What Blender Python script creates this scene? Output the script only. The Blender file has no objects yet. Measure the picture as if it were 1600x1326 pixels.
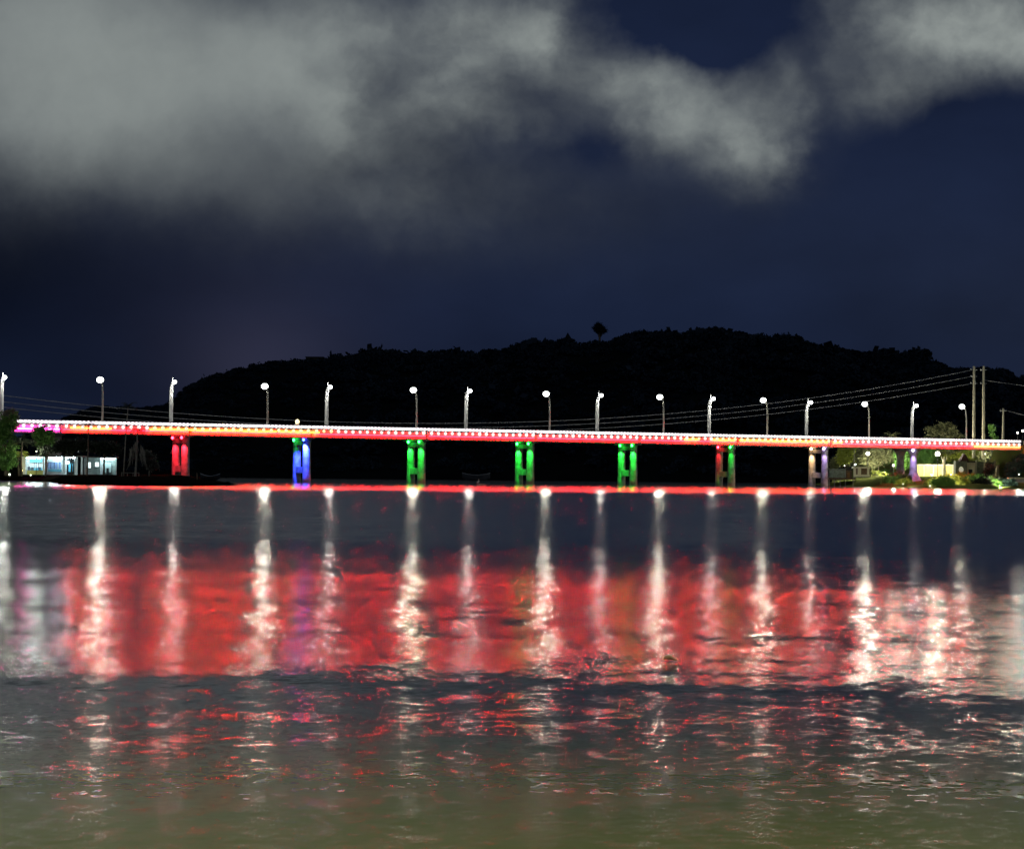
import bpy, bmesh, math, random
import numpy as np
from mathutils import Vector, Matrix

random.seed(7)
RNG = np.random.default_rng(7)
S = bpy.context.scene
COL = S.collection
R = math.radians

# ------------------------------------------------------------------ camera
F, CX, CY = 3600.0, 800.0, 663.0          # focal length and centre in pixels of the 1600 px photograph
HC = 1.69                                  # eye height over the water
PITCH = math.atan(80.5 / F)
ROLL = math.atan(0.0092)
CAM_M = Matrix.Rotation(math.pi / 2 + PITCH, 3, 'X') @ Matrix.Rotation(ROLL, 3, 'Z')
cd = bpy.data.cameras.new('camera')
cam = bpy.data.objects.new('camera', cd)
COL.objects.link(cam)
cam.location = (0, 0, HC)
cam.rotation_euler = CAM_M.to_euler()
cd.sensor_fit = 'HORIZONTAL'
cd.sensor_width = 36
cd.lens = 36 * F / 1600
cd.clip_start = 0.5
cd.clip_end = 20000
S.camera = cam
S.view_settings.view_transform = 'Standard'
S.view_settings.look = 'None'
S.view_settings.exposure = 0
S.view_settings.gamma = 1
S.cycles.use_denoising = True
S.cycles.max_bounces = 6
S.cycles.diffuse_bounces = 2
S.cycles.glossy_bounces = 3
S.cycles.transparent_max_bounces = 8
S.cycles.volume_bounces = 0
S.cycles.caustics_reflective = False
S.cycles.caustics_refractive = False
S.cycles.sample_clamp_indirect = 8.0


# ------------------------------------------------------------------ node expressions
class E:
    nt = None

    def __init__(self, s):
        self.s = s

    @staticmethod
    def m(op, a, b=None, c=None):
        n = E.nt.nodes.new('ShaderNodeMath')
        n.operation = op
        for k, v in enumerate((a, b, c)):
            if v is None:
                continue
            if isinstance(v, E):
                E.nt.links.new(v.s, n.inputs[k])
            else:
                n.inputs[k].default_value = float(v)
        return E(n.outputs[0])

    def __add__(a, b): return E.m('ADD', a, b)
    __radd__ = __add__
    def __sub__(a, b): return E.m('SUBTRACT', a, b)
    def __rsub__(a, b): return E.m('SUBTRACT', b, a)
    def __mul__(a, b): return E.m('MULTIPLY', a, b)
    __rmul__ = __mul__
    def __truediv__(a, b): return E.m('DIVIDE', a, b)
    def __rtruediv__(a, b): return E.m('DIVIDE', b, a)
    def exp(a): return E.m('EXPONENT', a)
    def clamp(a):
        r = E.m('MAXIMUM', a, 0.0)
        return E.m('MINIMUM', r, 1.0)


def smooth(e, lo, hi, a=0.0, b=1.0):
    n = E.nt.nodes.new('ShaderNodeMapRange')
    n.interpolation_type = 'SMOOTHSTEP'
    E.nt.links.new(e.s, n.inputs[0])
    for k, v in zip((1, 2, 3, 4), (lo, hi, a, b)):
        n.inputs[k].default_value = v
    return E(n.outputs[0])


def curve(e, pts):
    """piecewise linear function of a 0..1 input"""
    n = E.nt.nodes.new('ShaderNodeFloatCurve')
    c = n.mapping.curves[0]
    n.mapping.use_clip = True
    while len(c.points) < len(pts):
        c.points.new(0.5, 0.5)
    for p, (x, y) in zip(c.points, pts):
        p.location = (x, y)
        p.handle_type = 'AUTO_CLAMPED'
    n.mapping.update()
    n.inputs[0].default_value = 1.0
    E.nt.links.new(e.s, n.inputs[1])
    return E(n.outputs[0])


def vec(x, y, z):
    n = E.nt.nodes.new('ShaderNodeCombineXYZ')
    for k, v in enumerate((x, y, z)):
        if isinstance(v, E):
            E.nt.links.new(v.s, n.inputs[k])
        else:
            n.inputs[k].default_value = v
    return n.outputs[0]


def noise(v, scale, detail=4, rough=0.5, dist=0.0):
    n = E.nt.nodes.new('ShaderNodeTexNoise')
    n.inputs['Scale'].default_value = scale
    n.inputs['Detail'].default_value = detail
    n.inputs['Roughness'].default_value = rough
    n.inputs['Distortion'].default_value = dist
    if v is not None:
        E.nt.links.new(v, n.inputs['Vector'])
    return n


def nval(*a, **k):
    return E(noise(*a, **k).outputs[0])


def split(sock):
    n = E.nt.nodes.new('ShaderNodeSeparateXYZ')
    E.nt.links.new(sock, n.inputs[0])
    return [E(o) for o in n.outputs]


# ------------------------------------------------------------------ night sky with city-lit clouds
W = bpy.data.worlds.new('World')
S.world = W
W.use_nodes = True
nt = E.nt = W.node_tree
nt.nodes.clear()
out = nt.nodes.new('ShaderNodeOutputWorld')
tc = nt.nodes.new('ShaderNodeTexCoord')
dx, dy, dz = split(tc.outputs['Generated'])
ay = E.m('MAXIMUM', E.m('ABSOLUTE', dy), 0.02)
U0 = dx / ay * 36.0
V0 = dz / ay * 36.0 - 0.0092 * U0
U0 = E.m('MINIMUM', E.m('MAXIMUM', U0, -30), 30)
V0 = E.m('MINIMUM', E.m('MAXIMUM', V0, -2), 30)
p0 = vec(U0, V0, 0.0)
w1 = noise(p0, 0.42, 5, 0.55)
wc = split(w1.outputs['Color'])
w2 = noise(p0, 1.3, 5, 0.6)
wd = split(w2.outputs['Color'])
U = U0 + (wc[0] - 0.5) * 2.1 + (wd[0] - 0.5) * 0.55
V = V0 + (wc[1] - 0.5) * 1.25 + (wd[1] - 0.5) * 0.40


def gauss(px, py, sx, sy, amp, u=None, v=None):
    u = U if u is None else u
    v = V if v is None else v
    a = (u - (px - 800) / 100.0) / (sx / 100.0)
    b = (v - (743 - py) / 100.0) / (sy / 100.0)
    return (-1.0 * (a * a + b * b)).exp() * amp


BLOBS = [(40, 40, 420, 170, .62), (280, 110, 300, 110, .26), (480, 90, 150, 100, .36), (545, 180, 95, 60, .26),
         (120, 190, 260, 70, .26), (720, 30, 150, 80, .44), (700, 150, 90, 60, .30), (850, 60, 75, 60, .52),
         (790, 195, 80, 35, .20), (985, 125, 100, 62, .44), (1090, 170, 120, 75, .54), (1185, 225, 62, 55, .50),
         (1480, 30, 170, 75, .80), (1620, 60, 150, 70, .40), (1375, 150, 110, 45, .32), (1250, 120, 55, 60, .16),
         (560, 305, 330, 85, .19), (200, 270, 330, 60, .12), (1090, 20, 130, 55, -.42), (600, 120, 40, 60, -.20),
         (1268, 140, 26, 90, -.15), (655, 75, 40, 50, -.16), (905, 60, 28, 60, -.12), (930, 215, 60, 40, -.12), (1530, 190, 160, 60, -.10)]
C = None
for b in BLOBS:
    g = gauss(*b)
    C = g if C is None else C + g
detw = smooth(U0, -4.5, -1.0, .22, 1.0)
det = nval(vec(U0 + (wc[0] - 0.5) * 1.5, V0 * 1.25 + (wc[1] - 0.5) * 1.5, 3.0), 1.15, 4.5, 0.52)
det2 = nval(vec(U0 + (wd[0] - .5) * .8, V0 * .9 + (wd[1] - .5) * .8, 6.0), 2.7, 5, .55)
det = det * 0.68 + det2 * 0.32
C = (C * (1.0 + (det - 0.5) * detw * 1.65)).clamp()
C = smooth(C, 0.02, 0.98, 0.0, 1.0) * 0.55 + C * 0.45
over = smooth(V0, 8.0, 13.0)
C = C * (1.0 - over) + over * (0.24 + det * 0.4)
# clear night air: navy, darker to the lower left, a faint town glow behind the hill
skyv = nval(vec(U0 * .6, V0 * 1.1, 9.0), .5, 4, .5)
dark = (0.55 + skyv * 0.9) * (1.0 - gauss(-60, 430, 560, 170, .72, U0, V0) - gauss(650, 620, 700, 90, .25, U0, V0))
glow = gauss(405, 575, 130, 90, 1.0, U0, V0) + gauss(420, 480, 260, 150, .35, U0, V0)
veil = gauss(1000, 330, 420, 130, .55, U0, V0) + gauss(1600, 480, 300, 150, .6, U0, V0)
rgb = []
for base, cl, gl, ve in zip((.0088, .0148, .0390), (.275, .305, .295), (.0145, .013, .021), (.0055, .0065, .0075)):
    rgb.append((base * dark + gl * glow + ve * veil) * (1.0 - C) + C * cl)
cc = vec(*rgb)
sky = nt.nodes.new('ShaderNodeTexSky')
sky.sky_type = 'NISHITA'
sky.sun_disc = False
sky.sun_elevation = R(-9)
sky.sun_rotation = R(200)
bg1 = nt.nodes.new('ShaderNodeBackground')
bg1.inputs[1].default_value = 0.05
nt.links.new(sky.outputs[0], bg1.inputs[0])
bg2 = nt.nodes.new('ShaderNodeBackground')
bg2.inputs[1].default_value = 1.0
nt.links.new(cc, bg2.inputs[0])
add = nt.nodes.new('ShaderNodeAddShader')
nt.links.new(bg1.outputs[0], add.inputs[0])
nt.links.new(bg2.outputs[0], add.inputs[1])
nt.links.new(add.outputs[0], out.inputs[0])


# ------------------------------------------------------------------ geometry helpers
def ray(px, py):
    return CAM_M @ Vector(((px - CX) / F, (CY - py) / F, -1.0))


def P(px, py, Y):
    """the point at distance Y ahead seen at a pixel of the photograph"""
    d = ray(px, py)
    return Vector((0, 0, HC)) + d * (Y / d.y)


def G(px, py, z=0.0):
    """the point on the level plane z seen at a pixel"""
    d = ray(px, py)
    return Vector((0, 0, HC)) + d * ((z - HC) / d.z)


class MB:
    def __init__(self):
        self.v, self.f, self.n = [], [], 0

    def add(self, v, f):
        v = np.asarray(v, dtype=float).reshape(-1, 3)
        self.v.append(v)
        self.f += [[k + self.n for k in q] for q in f]
        self.n += len(v)
        return self

    def hull8(self, pts):
        return self.add(pts, [(0, 3, 2, 1), (4, 5, 6, 7), (0, 1, 5, 4), (1, 2, 6, 5), (2, 3, 7, 6), (3, 0, 4, 7)])

    def box(self, c, h, rot=0.0):
        cs, sn = math.cos(rot), math.sin(rot)
        pts = []
        for z in (-1, 1):
            for x, y in ((-1, -1), (1, -1), (1, 1), (-1, 1)):
                a, b = x * h[0], y * h[1]
                pts.append((c[0] + a * cs - b * sn, c[1] + a * sn + b * cs, c[2] + z * h[2]))
        return self.hull8(pts)

    def tube(self, path, rad, seg=8, cap=True):
        path = [Vector(p) for p in path]
        if not hasattr(rad, '__len__'):
            rad = [rad] * len(path)
        vs, fs = [], []
        for k, p in enumerate(path):
            t = (path[min(k + 1, len(path) - 1)] - path[max(k - 1, 0)])
            t = t.normalized() if t.length > 1e-9 else Vector((0, 0, 1))
            a = t.cross(Vector((0, 1, 0.13)))
            if a.length < 1e-3:
                a = t.cross(Vector((1, 0, 0)))
            a.normalize()
            b = t.cross(a)
            for j in range(seg):
                w = 2 * math.pi * j / seg
                vs.append(p + (a * math.cos(w) + b * math.sin(w)) * rad[k])
        for k in range(len(path) - 1):
            for j in range(seg):
                j2 = (j + 1) % seg
                fs.append((k * seg + j, k * seg + j2, (k + 1) * seg + j2, (k + 1) * seg + j))
        if cap:
            fs.append(tuple(range(seg - 1, -1, -1)))
            fs.append(tuple((len(path) - 1) * seg + j for j in range(seg)))
        return self.add([tuple(v) for v in vs], fs)

    def ball(self, c, r, seg=12, rings=8):
        if not hasattr(r, '__len__'):
            r = (r, r, r)
        vs = [(c[0], c[1], c[2] + r[2])]
        for k in range(1, rings):
            a = math.pi * k / rings
            for j in range(seg):
                w = 2 * math.pi * j / seg
                vs.append((c[0] + r[0] * math.sin(a) * math.cos(w), c[1] + r[1] * math.sin(a) * math.sin(w), c[2] + r[2] * math.cos(a)))
        vs.append((c[0], c[1], c[2] - r[2]))
        fs = []
        for j in range(seg):
            fs.append((0, 1 + j, 1 + (j + 1) % seg))
            fs.append((len(vs) - 1, len(vs) - 1 - seg + (j + 1) % seg, len(vs) - 1 - seg + j))
        for k in range(rings - 2):
            for j in range(seg):
                a = 1 + k * seg
                fs.append((a + j, a + seg + j, a + seg + (j + 1) % seg, a + (j + 1) % seg))
        return self.add(vs, fs)

    def quads(self, v):
        """v: (n,4,3) array of quads"""
        n = len(v)
        self.v.append(v.reshape(-1, 3))
        idx = (np.arange(n * 4).reshape(n, 4) + self.n)
        self.f += idx.tolist()
        self.n += n * 4
        return self

    def build(self, name, mat, parent=None, smooth_=False):
        me = bpy.data.meshes.new(name)
        me.from_pydata(np.concatenate(self.v).tolist(), [], self.f)
        if smooth_:
            me.polygons.foreach_set('use_smooth', [True] * len(me.polygons))
        me.materials.append(mat)
        o = bpy.data.objects.new(name, me)
        COL.objects.link(o)
        if parent is not None:
            o.parent = parent
            o.matrix_parent_inverse = Matrix.Translation(-parent.location)
        return o


def thing(name, loc, label, cat, group=None):
    o = bpy.data.objects.new(name, None)
    o.empty_display_size = 0.3
    COL.objects.link(o)
    o.location = loc
    return tag(o, label, cat, group)


def tag(o, label, cat, group=None):
    o['label'] = label
    o['category'] = cat
    if group:
        o['group'] = group
    return o


def struct(o, label=None, kind='structure'):
    o['kind'] = kind
    if label:
        o['label'] = label
    return o


# ------------------------------------------------------------------ materials
def mat(name, col, rough=0.7, var=0.0, scale=3.0, col2=None, bump=0.0, metal=0.0, spec=0.3):
    m = bpy.data.materials.new(name)
    m.use_nodes = True
    nt = E.nt = m.node_tree
    b = nt.nodes['Principled BSDF']
    b.inputs['Roughness'].default_value = rough
    b.inputs['Metallic'].default_value = metal
    b.inputs['Specular IOR Level'].default_value = spec
    if var or col2:
        tcn = nt.nodes.new('ShaderNodeTexCoord')
        n = noise(tcn.outputs['Object'], scale, 5, 0.6)
        cr = nt.nodes.new('ShaderNodeValToRGB')
        c2 = col2 or tuple(max(0, c * (1 - var)) for c in col)
        c1 = col if col2 else tuple(min(1, c * (1 + var)) for c in col)
        cr.color_ramp.elements[0].position = 0.3
        cr.color_ramp.elements[1].position = 0.7
        cr.color_ramp.elements[0].color = (*c2, 1)
        cr.color_ramp.elements[1].color = (*c1, 1)
        nt.links.new(n.outputs[0], cr.inputs[0])
        nt.links.new(cr.outputs[0], b.inputs['Base Color'])
        if bump:
            bn = nt.nodes.new('ShaderNodeBump')
            bn.inputs['Strength'].default_value = bump
            nt.links.new(n.outputs[0], bn.inputs['Height'])
            nt.links.new(bn.outputs[0], b.inputs['Normal'])
    else:
        b.inputs['Base Color'].default_value = (*col, 1)
    return m


def emit(name, col, strength, base=(.8, .8, .8)):
    m = bpy.data.materials.new(name)
    m.use_nodes = True
    b = m.node_tree.nodes['Principled BSDF']
    b.inputs['Base Color'].default_value = (*base, 1)
    b.inputs['Emission Color'].default_value = (*col, 1)
    b.inputs['Emission Strength'].default_value = strength
    return m


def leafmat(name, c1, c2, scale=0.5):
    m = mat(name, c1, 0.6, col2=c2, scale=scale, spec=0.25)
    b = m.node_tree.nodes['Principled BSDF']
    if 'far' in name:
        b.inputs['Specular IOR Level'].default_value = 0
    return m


CONC = mat('weathered_concrete', (.42, .40, .37), .85, .25, 1.5, bump=.2)
CONC2 = mat('pier_concrete', (.52, .50, .47), .8, col2=(.20, .19, .17), scale=.9, bump=.4)
GIRD = mat('girder_concrete', (.44, .42, .40), .85, .35, .8, bump=.2)
WHITE = mat('white_paint', (.78, .78, .76), .6, .08, 4)
STEEL = mat('galvanised_steel', (.55, .56, .56), .45, .1, 6, metal=.3)
DARKM = mat('dark_metal', (.03, .03, .035), .5)
ASPH = mat('asphalt', (.05, .05, .05), .9, .2, 2)
MUD = mat('dark_mud', (.007, .006, .005), .85, .5, .35, bump=.5, spec=0)
GRASS = mat('grass_bank', (.10, .14, .03), .9, col2=(.10, .085, .035), scale=.6, bump=.6, spec=0)
BARK = mat('bark', (.09, .07, .05), .9, .4, 3, bump=.5)
PALEBARK = mat('pale_bark', (.26, .24, .21), .9, .3, 3, bump=.5)
WOOD = mat('old_wood', (.16, .10, .06), .8, .4, 3)
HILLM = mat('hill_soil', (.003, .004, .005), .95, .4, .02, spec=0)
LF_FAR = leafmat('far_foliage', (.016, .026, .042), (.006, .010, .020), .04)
LF_GREEN = leafmat('green_leaves', (.13, .27, .05), (.05, .13, .025))
LF_DARK = leafmat('dark_leaves', (.018, .026, .012), (.010, .014, .008))
LF_YEL = leafmat('yellow_green_leaves', (.40, .43, .06), (.20, .26, .04))
LF_OLIVE = leafmat('olive_leaves', (.19, .19, .085), (.08, .09, .04))
LF_GREY = leafmat('grey_leaves', (.10, .10, .085), (.04, .04, .035), 1.0)
LF_TEAL = leafmat('blue_green_leaves', (.05, .10, .08), (.02, .045, .04), .6)
LF_DRY = leafmat('dry_fronds', (.13, .12, .10), (.05, .045, .04), 1.0)

E_LAMP = emit('lamp_light', (.94, 1.0, .95), 7)
E_LAMP_FAR = emit('lamp_light_cool', (.95, 1.0, 1.0), 7)
E_TUBE = emit('rope_light', (1.0, .90, .97), 2.4)
E_TUBE_W = emit('rope_light_pink', (1.0, .88, .98), 2.4)
E_BULB = emit('bulb_light', (1.0, .90, .78), 1.25)
E_BULB_W = emit('bulb_light_white', (1.0, .95, .90), 1.25)
E_BULB_Y = emit('bulb_light_amber', (1.0, .80, .34), 1.4)
E_RED = emit('red_led', (1.0, .0008, .0028), 240)
E_RED_P = emit('pink_led', (.9, .03, .42), 90)
E_ORANGE = emit('orange_led', (1.0, .10, .015), 60)
E_AMBER = emit('amber_led', (1.0, .34, .02), 20)
E_GLOBE = emit('globe_light', (1.0, .95, .80), 7)
E_GLOBE_C = emit('globe_light_cool', (.85, 1.0, .97), 7)
E_SMALL = emit('small_lamp_light', (1.0, 1.0, .82), 7)
E_SMALL_L = emit('small_lamp_light_green', (.9, 1.0, .75), 7)
E_WARM = emit('warm_floodlight', (1.0, .78, .22), 110)
E_FLUO = emit('fluorescent_tube', (.72, .95, 1.0), 90)

# ------------------------------------------------------------------ water
wm = bpy.data.materials.new('river_water')
wm.use_nodes = True
nt = E.nt = wm.node_tree
bs = nt.nodes['Principled BSDF']
geo = nt.nodes.new('ShaderNodeNewGeometry')
wx, wy, wz = split(geo.outputs['Position'])
yy = (F * HC) / E.m('MAXIMUM', wy, 4.0)              # grows towards the shore we stand on
xx = wx / E.m('MAXIMUM', wy, 4.0) * F
lw = nval(vec(wx * 0.05, wy * 0.012, 0.0), 1.0, 3, 0.5)      # wind patches, tens of metres
lw2 = nval(vec(wx * 0.5, wy * 0.10, 7.0), 1.0, 3, 0.5)       # patches of a few metres
warp = (lw - 0.5) * 26.0 + (lw2 - 0.5) * E.m('MINIMUM', yy * 0.10, 26.0)
yw = yy + warp * smooth(yy, 20, 120) * 1.3 - smooth(xx, -100, 800, 0.0, 22.0) * smooth(yy, 60, 160)
q = (yw / 620.0).clamp()


def pts(lst):
    return [(max(0.0, a / 620.0), b) for a, b in lst]


# mean tilt of the wave facets (0.5 = level, +-0.1): ripples facing us show the high sky, swell backs the bridge
tilt = curve(q, pts([(0, .545), (13, .55), (20, .56), (28, .715), (95, .69), (112, .62), (148, .54), (166, .445), (240, .385), (285, .32),
                     (305, .36), (318, .56), (345, .50), (372, .475), (440, .472), (490, .48), (540, .50), (620, .515)]))
rgh = curve(q, pts([(0, .11), (19, .12), (28, .115), (105, .12), (150, .165), (165, .17), (290, .17), (310, .175), (400, .16), (500, .19), (620, .27)]))
amp = curve(q, pts([(0, .10), (24, .12), (40, .10), (120, .10), (145, .16), (170, .24), (290, .36), (310, .62), (400, .66), (620, .55)]))
na = split(noise(vec(wx * .8, wy * .8, 0.0), 13.0, 2, .5).outputs['Color'])
nb = split(noise(vec(wx * .55, wy * .42, 3.0), 3.2, 3, .5, .4).outputs['Color'])
nc_ = split(noise(vec(wx * .16, wy * .14, 5.0), 2.2, 3, .5, .3).outputs['Color'])
near = smooth(yy, 120, 360)
far_f = smooth(yy, 330, 520, 1.0, .45)
sx = ((na[0] - .5) * near * 1.3 + (nb[0] - .5) * .9 * far_f + (nc_[0] - .5) * .4 * far_f) * amp * smooth(yy, 295, 330, 1.15, .24)
sy = ((na[1] - .5) * near * 1.3 + (nb[1] - .5) * 1.0 * far_f + (nc_[1] - .5) * .5 * far_f) * amp * smooth(yy, 300, 370, .38, .23)
sy = sy + (tilt - .5) * .2
nrm = nt.nodes.new('ShaderNodeVectorMath')
nrm.operation = 'NORMALIZE'
nt.links.new(vec(sx * -1.0, sy * -1.0, 1.0), nrm.inputs[0])
nt.links.new(nrm.outputs[0], bs.inputs['Normal'])
nt.links.new(rgh.s, bs.inputs['Roughness'])
bs.inputs['IOR'].default_value = 1.33
bs.inputs['Specular IOR Level'].default_value = 0.5
sed = nval(vec(wx * .4, wy * .12, 1.0), 1.0, 4, .5)
crn = nt.nodes.new('ShaderNodeValToRGB')
crn.color_ramp.elements[0].position = .3
crn.color_ramp.elements[1].position = .7
crn.color_ramp.elements[0].color = (.42, .42, .022, 1)
crn.color_ramp.elements[1].color = (.56, .55, .04, 1)
nt.links.new(sed.s, crn.inputs[0])
shal = smooth(yy, 330, 590)                       # silty shallows over sand near our shore
mixc = nt.nodes.new('ShaderNodeMix')
mixc.data_type = 'RGBA'
mixc.inputs[6].default_value = (.03, .035, .04, 1)
nt.links.new(crn.outputs[0], mixc.inputs[7])
nt.links.new(shal.s, mixc.inputs[0])
nt.links.new(mixc.outputs[2], bs.inputs['Base Color'])
m = MB()
ys = [-30, 3, 6, 9, 13, 20, 32, 50, 80, 130, 210, 330, 520, 800, 1300, 2200, 4000, 9000]
xs = [-6000, -2500, -900, -300, -100, -30, -8, 0, 8, 30, 100, 300, 900, 2500, 6000]
vs = [(x, y, 0) for y in ys for x in xs]
n_ = len(xs)
m.add(vs, [(r * n_ + c, r * n_ + c + 1, (r + 1) * n_ + c + 1, (r + 1) * n_ + c) for r in range(len(ys) - 1) for c in range(n_ - 1)])
struct(m.build('water', wm))

# ------------------------------------------------------------------ the bridge line
Y0, X0, SC, SS = 435.0, -517 / F * 435.0, 21.71, 12.40
ANG = math.atan2(SS, SC)
UX = Vector((math.cos(ANG), math.sin(ANG), 0))       # along the bridge, receding to the right
UT = Vector((math.sin(ANG), -math.cos(ANG), 0))      # across, towards us


def B(i, t, z):
    p = Vector((X0 + SC * i, Y0 + SS * i, z))
    return p + UT * t


def at_px(px, t, py=668):
    """bridge parameter i of the point t across that is seen at column px"""
    d = ray(px, py)
    o = B(0, t, 0)
    return (o.x * d.y - o.y * d.x) / (SS * d.x - SC * d.y)


def prism(mb, i0, i1, sec):
    """extrude a section (list of (t, z)) along the bridge"""
    a = [tuple(B(i0, t, z)) for t, z in sec]
    b = [tuple(B(i1, t, z)) for t, z in sec]
    k = len(sec)
    mb.add(a + b, [tuple(range(k - 1, -1, -1)), tuple(range(k, 2 * k))] + [(j, (j + 1) % k, k + (j + 1) % k, k + j) for j in range(k)])
    return mb


ZR, ZD = 11.1, 10.15           # rail top, roadway
I0, I1 = -2.5, 8.2
bridge = thing('bridge', B(3, 0, 0), 'long concrete road bridge lit red along its deck edge, crossing the river on coloured piers', 'bridge')
d_ = MB()
prism(d_, I0, I1, [(-4.5, 10.0), (-4.5, 9.75), (-3.2, 9.3), (3.2, 9.3), (4.18, 9.75), (4.18, 10.0)])
d_.build('deck', CONC, bridge)
r_ = MB()
prism(r_, I0, I1, [(-3.5, 10.004), (3.5, 10.004), (3.5, 10.06), (-3.5, 10.06)])
r_.build('road_surface', ASPH, bridge)
for sgn in (-1, 1):
    k_ = MB()
    prism(k_, I0, I1, [(sgn * 3.55, 10.004), (sgn * 4.15, 10.004), (sgn * 4.15, 10.2), (sgn * 3.55, 10.2)])
    k_.build('walkway', CONC, bridge)

SPANS = [-2, -1, 0, 1, 2, 3, 4, 5, 6, 7]
g_ = 0.004
for k in SPANS:
    a0, a1 = (I0 if k == -2 else k) + g_, (I1 if k == 7 else k + 1) - g_
    gb = MB()
    # fascia with a projecting lower flange
    prism(gb, a0, a1, [(4.2, 8.72), (4.52, 8.72), (4.52, 8.98), (4.34, 9.06), (4.34, 10.16), (4.2, 10.16)])
    gird = gb.build('edge_girder', GIRD, bridge)
    fb = MB()
    prism(fb, a0, a1, [(-4.75, 8.72), (-4.52, 8.72), (-4.52, 10.16), (-4.75, 10.16)])
    fb.build('edge_girder', CONC2, bridge)
    sb = MB()
    sb.tube([B(a0 + .01, 4.66, 9.42), B(a1 - .01, 4.66, 9.42)], .05, 6)
    nbr = 6
    mred = {-2: E_RED_P, -1: E_RED, 7: E_ORANGE}.get(k, E_RED)
    if k == 7:
        im = k + .62
        sb = MB().tube([B(a0 + .01, 4.66, 9.42), B(im, 4.66, 9.42)], .05, 6)
        sb.build('led_strip', E_RED, gird)
        sb = MB().tube([B(im + .01, 4.66, 9.42), B(a1 - .01, 4.66, 9.42)], .05, 6)
    sb.build('led_strip', mred, gird)
    for j in range(nbr):
        i_ = a0 + (a1 - a0) * (j + .5) / nbr
        MB().tube([B(i_, 4.34, 9.36), B(i_, 4.68, 9.36)], .03, 5).build('strip_bracket', DARKM, gird)
# amber lengths of the light strip
for a0, a1 in ((-.93, -.62), (-.32, .70), (.72, 1.06), (4.45, 4.6), (4.72, 4.98), (5.02, 5.98), (6.02, 6.12)):
    MB().tube([B(a0, 4.66, 9.74), B(a1, 4.66, 9.74)], .05, 6).build('amber_led_strip', E_AMBER, bridge)

# ---- piers
FLOOD = {}


def flood_mat(name, col):
    if name not in FLOOD:
        FLOOD[name] = emit('floodlight_' + name, col, 25)
    return FLOOD[name]


LCOL = {'red': (1, .02, .04), 'green': (.02, 1, .06), 'blue': (.03, .06, 1), 'violet': (.55, .38, 1), 'cream': (1, .62, .30), 'white': (.8, .75, 1)}
PIER = {-1: (None, None), 0: ('red', 'red'), 1: ('green', 'blue'), 2: ('green', 'green'), 3: ('green', 'green'), 4: ('green', 'green'),
        5: ('red', 'green'), 6: ('cream', 'violet'), 7: (None, 'violet')}
PLAB = {-1: None, 0: 'pier washed in red light on the dark mudbank', 1: 'pier with one green and one blue floodlight',
        5: 'pier with a red and a green floodlight over pale columns', 6: 'pier with cream and violet floodlights',
        7: 'dark purple pier with flared feet on the right bank'}


def spot(loc, aim, col, energy, size, parent):
    l = bpy.data.lights.new('floodlight_beam', 'SPOT')
    l.color = col
    l.energy = energy
    l.spot_size = R(size)
    l.spot_blend = .6
    l.shadow_soft_size = .12
    o = bpy.data.objects.new('floodlight_beam', l)
    COL.objects.link(o)
    o.location = loc
    o.rotation_euler = (Vector(aim) - Vector(loc)).to_track_quat('-Z', 'Y').to_euler()
    o.parent = parent
    o.matrix_parent_inverse = Matrix.Translation(-parent.location)


for k, (cf, cn) in PIER.items():
    zb = -1.0
    pb = MB()
    prism(pb, k - .034, k + .034, [(-4.1, 8.45), (4.1, 8.45), (4.1, 8.718), (-4.1, 8.718)])
    pier = pb.build('pier', CONC2, bridge)
    if PLAB.get(k):
        pier['label'] = PLAB[k]
    for t, c, rr in ((-2.3, cf, .80), (2.3, cn, .80)):
        cb = MB()
        zs = [zb, 1.0, 2.5, 7.6, 8.45]
        rs = [rr * 1.02, rr * 1.02, rr, rr * .95, rr * 1.12]
        if k == 7:
            zs, rs = [zb, 1.2, 2.2, 3.2, 6.6, 7.6, 8.45], [2.3, 2.0, 1.5, .9, .78, 1.0, 1.6]
        cb.tube([B(k, t, z) for z in zs], rs, 20)
        cb.build('column', CONC2, pier, True)
    if k != 7:
        for z0, z1 in ((7.3, 8.2), (1.9, 3.1)):
            xb = MB()
            prism(xb, k - .022, k + .022, [(-1.62, z0), (1.62, z0), (1.62, z1), (-1.62, z1)])
            xb.build('cross_beam', CONC2, pier)
    for t, c in ((-2.3, cf), (2.3, cn)):
        if c is None:
            continue
        o = B(k, t, 0) - UX * 1.4 + UT * 1.5
        src = Vector((o.x, o.y, 8.3))
        fb = MB().ball(src, (.24, .24, .3), 10, 6)
        fl = fb.build('floodlight', flood_mat(c, LCOL[c]), pier)
        ar = MB().tube([src + Vector((0, 0, .25)), B(k, t, 8.6) + UT * .5 - UX * .2], .06, 5)
        ar.build('floodlight_arm', DARKM, pier)
        foot = B(k, t, 2.2)
        en = {'green': 4600, 'red': 5600, 'blue': 30000, 'violet': 1600, 'cream': 2600}[c]
        if k in (1, 5) and c in ('green', 'red'):
            en = 100 if k == 1 else 1100
        if c == 'blue':
            foot = B(k, -.3, 2.2)
        spot(src - Vector((0, 0, .45)), foot, LCOL[c], en, 76, pier)
    if k == 0:
        MB().tube([B(0, -3.1, 6.6) - UX * .2, B(0, -4.1, 5.4) - UX * .4], .1, 6).build('drain_pipe', STEEL, pier)

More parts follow.
